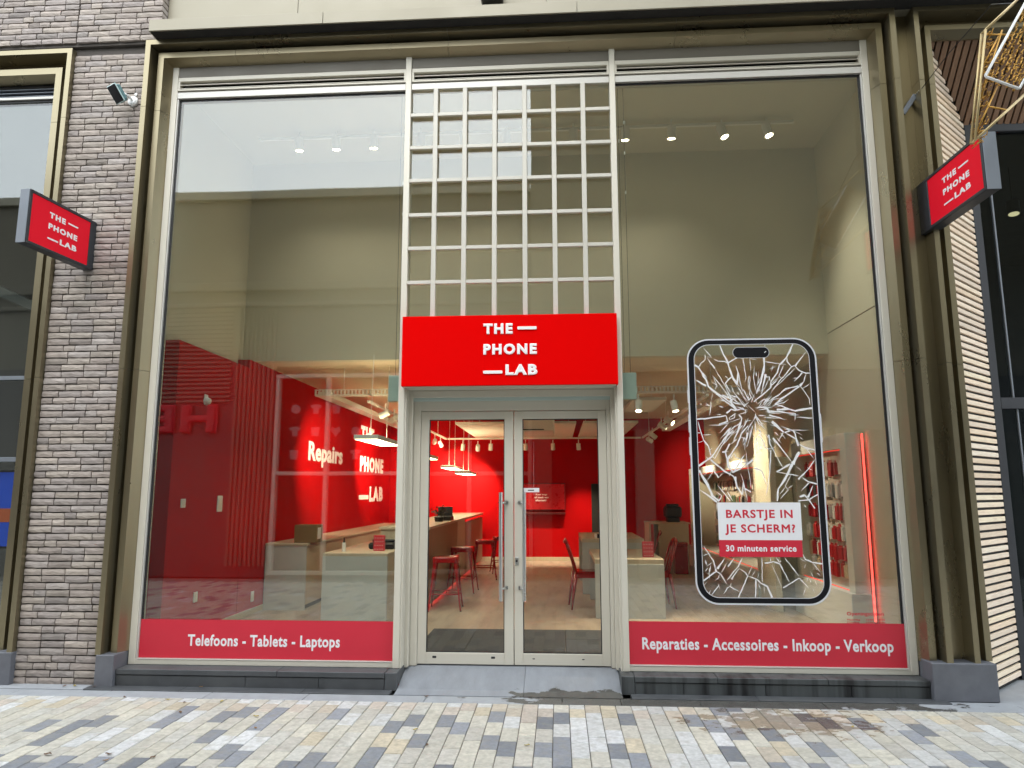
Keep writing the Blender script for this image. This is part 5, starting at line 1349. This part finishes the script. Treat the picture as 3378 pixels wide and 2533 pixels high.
# ------------------------------------------------------------------ across the street (seen in the glass)
YO = -7.25
ob = empty('opposite_building', (-9, YO, 0), 'low pale shop building across the street, reflected in the left window', 'building')
bx('wall', MAT['opp_stone'], ob, -30, -.08, YO-6, YO, 4.0, 7.42); bx('parapet', MAT['cladding'], ob, -30, -.08, YO-6, YO+.10, 7.42, 7.60, .01)
bx('string_course', MAT['opp_stone'], ob, -30, -.08, YO+.001, YO+.14, 5.50, 5.68, .02); bx('string_course', MAT['opp_stone'], ob, -30, -.08, YO+.001, YO+.08, 5.18, 5.27, .02)
bx('shop_wall', pm('dark shop cladding', (.05, .042, .038), .6), ob, -30, -5.05, YO-6, YO, 0, 3.999); bx('shop_back', MAT['opp_glass'], ob, -5.05, -.08, YO-.5, YO-.35, 0, 3.999)
for z in (.08, 1.92, 3.80): bx('transom', MAT['alu'], ob, -5.04, -.09, YO-.1, YO+.03, z-.035, z+.035, .005)
for x in (-5.0, -4.0, -2.6, -1.3, -.13): bx('mullion', MAT['alu'], ob, x-.035, x+.035, YO-.101, YO+.031, .116, 3.764, .005)
for i in range(9): bx('rib', MAT['opp_stone'], ob, -5.85+.09*i, -5.80+.09*i, YO+.001, YO+.05, .2, 5.17, .004)
for i in range(22): bx('slat', MAT['opp_stone'], ob, -7.6, -5.95, YO+.001, YO+.04, 3.3+.085*i, 3.345+.085*i, .004)
text('HE', (-6.15, YO+.01, 2.70), (-1, 0, 0), (0, 0, 1), 1.4, .56, MAT['opp_red'], ob, .06, .05, 1.1)
for i in range(4):
    for j in range(3):
        x, z = -4.65+.40*i, 2.28+.44*j
        m = MB(); k = (i*3+j) % 4
        shape = [[(-.12, .12), (.12, .12), (.09, -.13), (-.09, -.13)], [(-.16, .1), (-.06, .13), (.06, .13), (.16, .1), (.12, .02), (.08, .04), (.07, -.13), (-.07, -.13), (-.08, .04), (-.12, .02)], [(.13*math.cos(t*.7), .13*math.sin(t*.7)) for t in range(9)], [(0, -.15), (.14, .03), (.1, .13), (0, .07), (-.1, .13), (-.14, .03)]][k]
        m.prism([(a*.7, b*.7) for a, b in shape], lambda p, d: (x+p[0], d, z+p[1]), YO-.06, YO-.05); m.build('window_print', MAT['window_print'], ob)
ot = empty('opposite_building', (5, YO, 0), 'tall beige building across the street, reflected in the right window', 'building')
bx('wall', MAT['opp_brick'], ot, -.07, 10.5, YO-7, YO+.05, 3.8, 12.8); bx('shop_wall', pm('dark shop fascia', (.06, .055, .05), .6), ot, -.07, 10.5, YO-7, YO+.02, 2.7, 3.799)
bx('shop_back', MAT['opp_glass'], ot, -.07, 10.5, YO-.4, YO-.3, 0, 2.7); bx('roof_edge', MAT['cladding'], ot, -.12, 10.6, YO-7, YO+.12, 12.8, 13.0, .01)
for x in (.1, 2.0, 3.8, 5.6, 7.4, 9.2): bx('pier', MAT['opp_stone'], ot, x-.15, x+.18, YO-.29, YO+.08, 0, 2.699, .01)
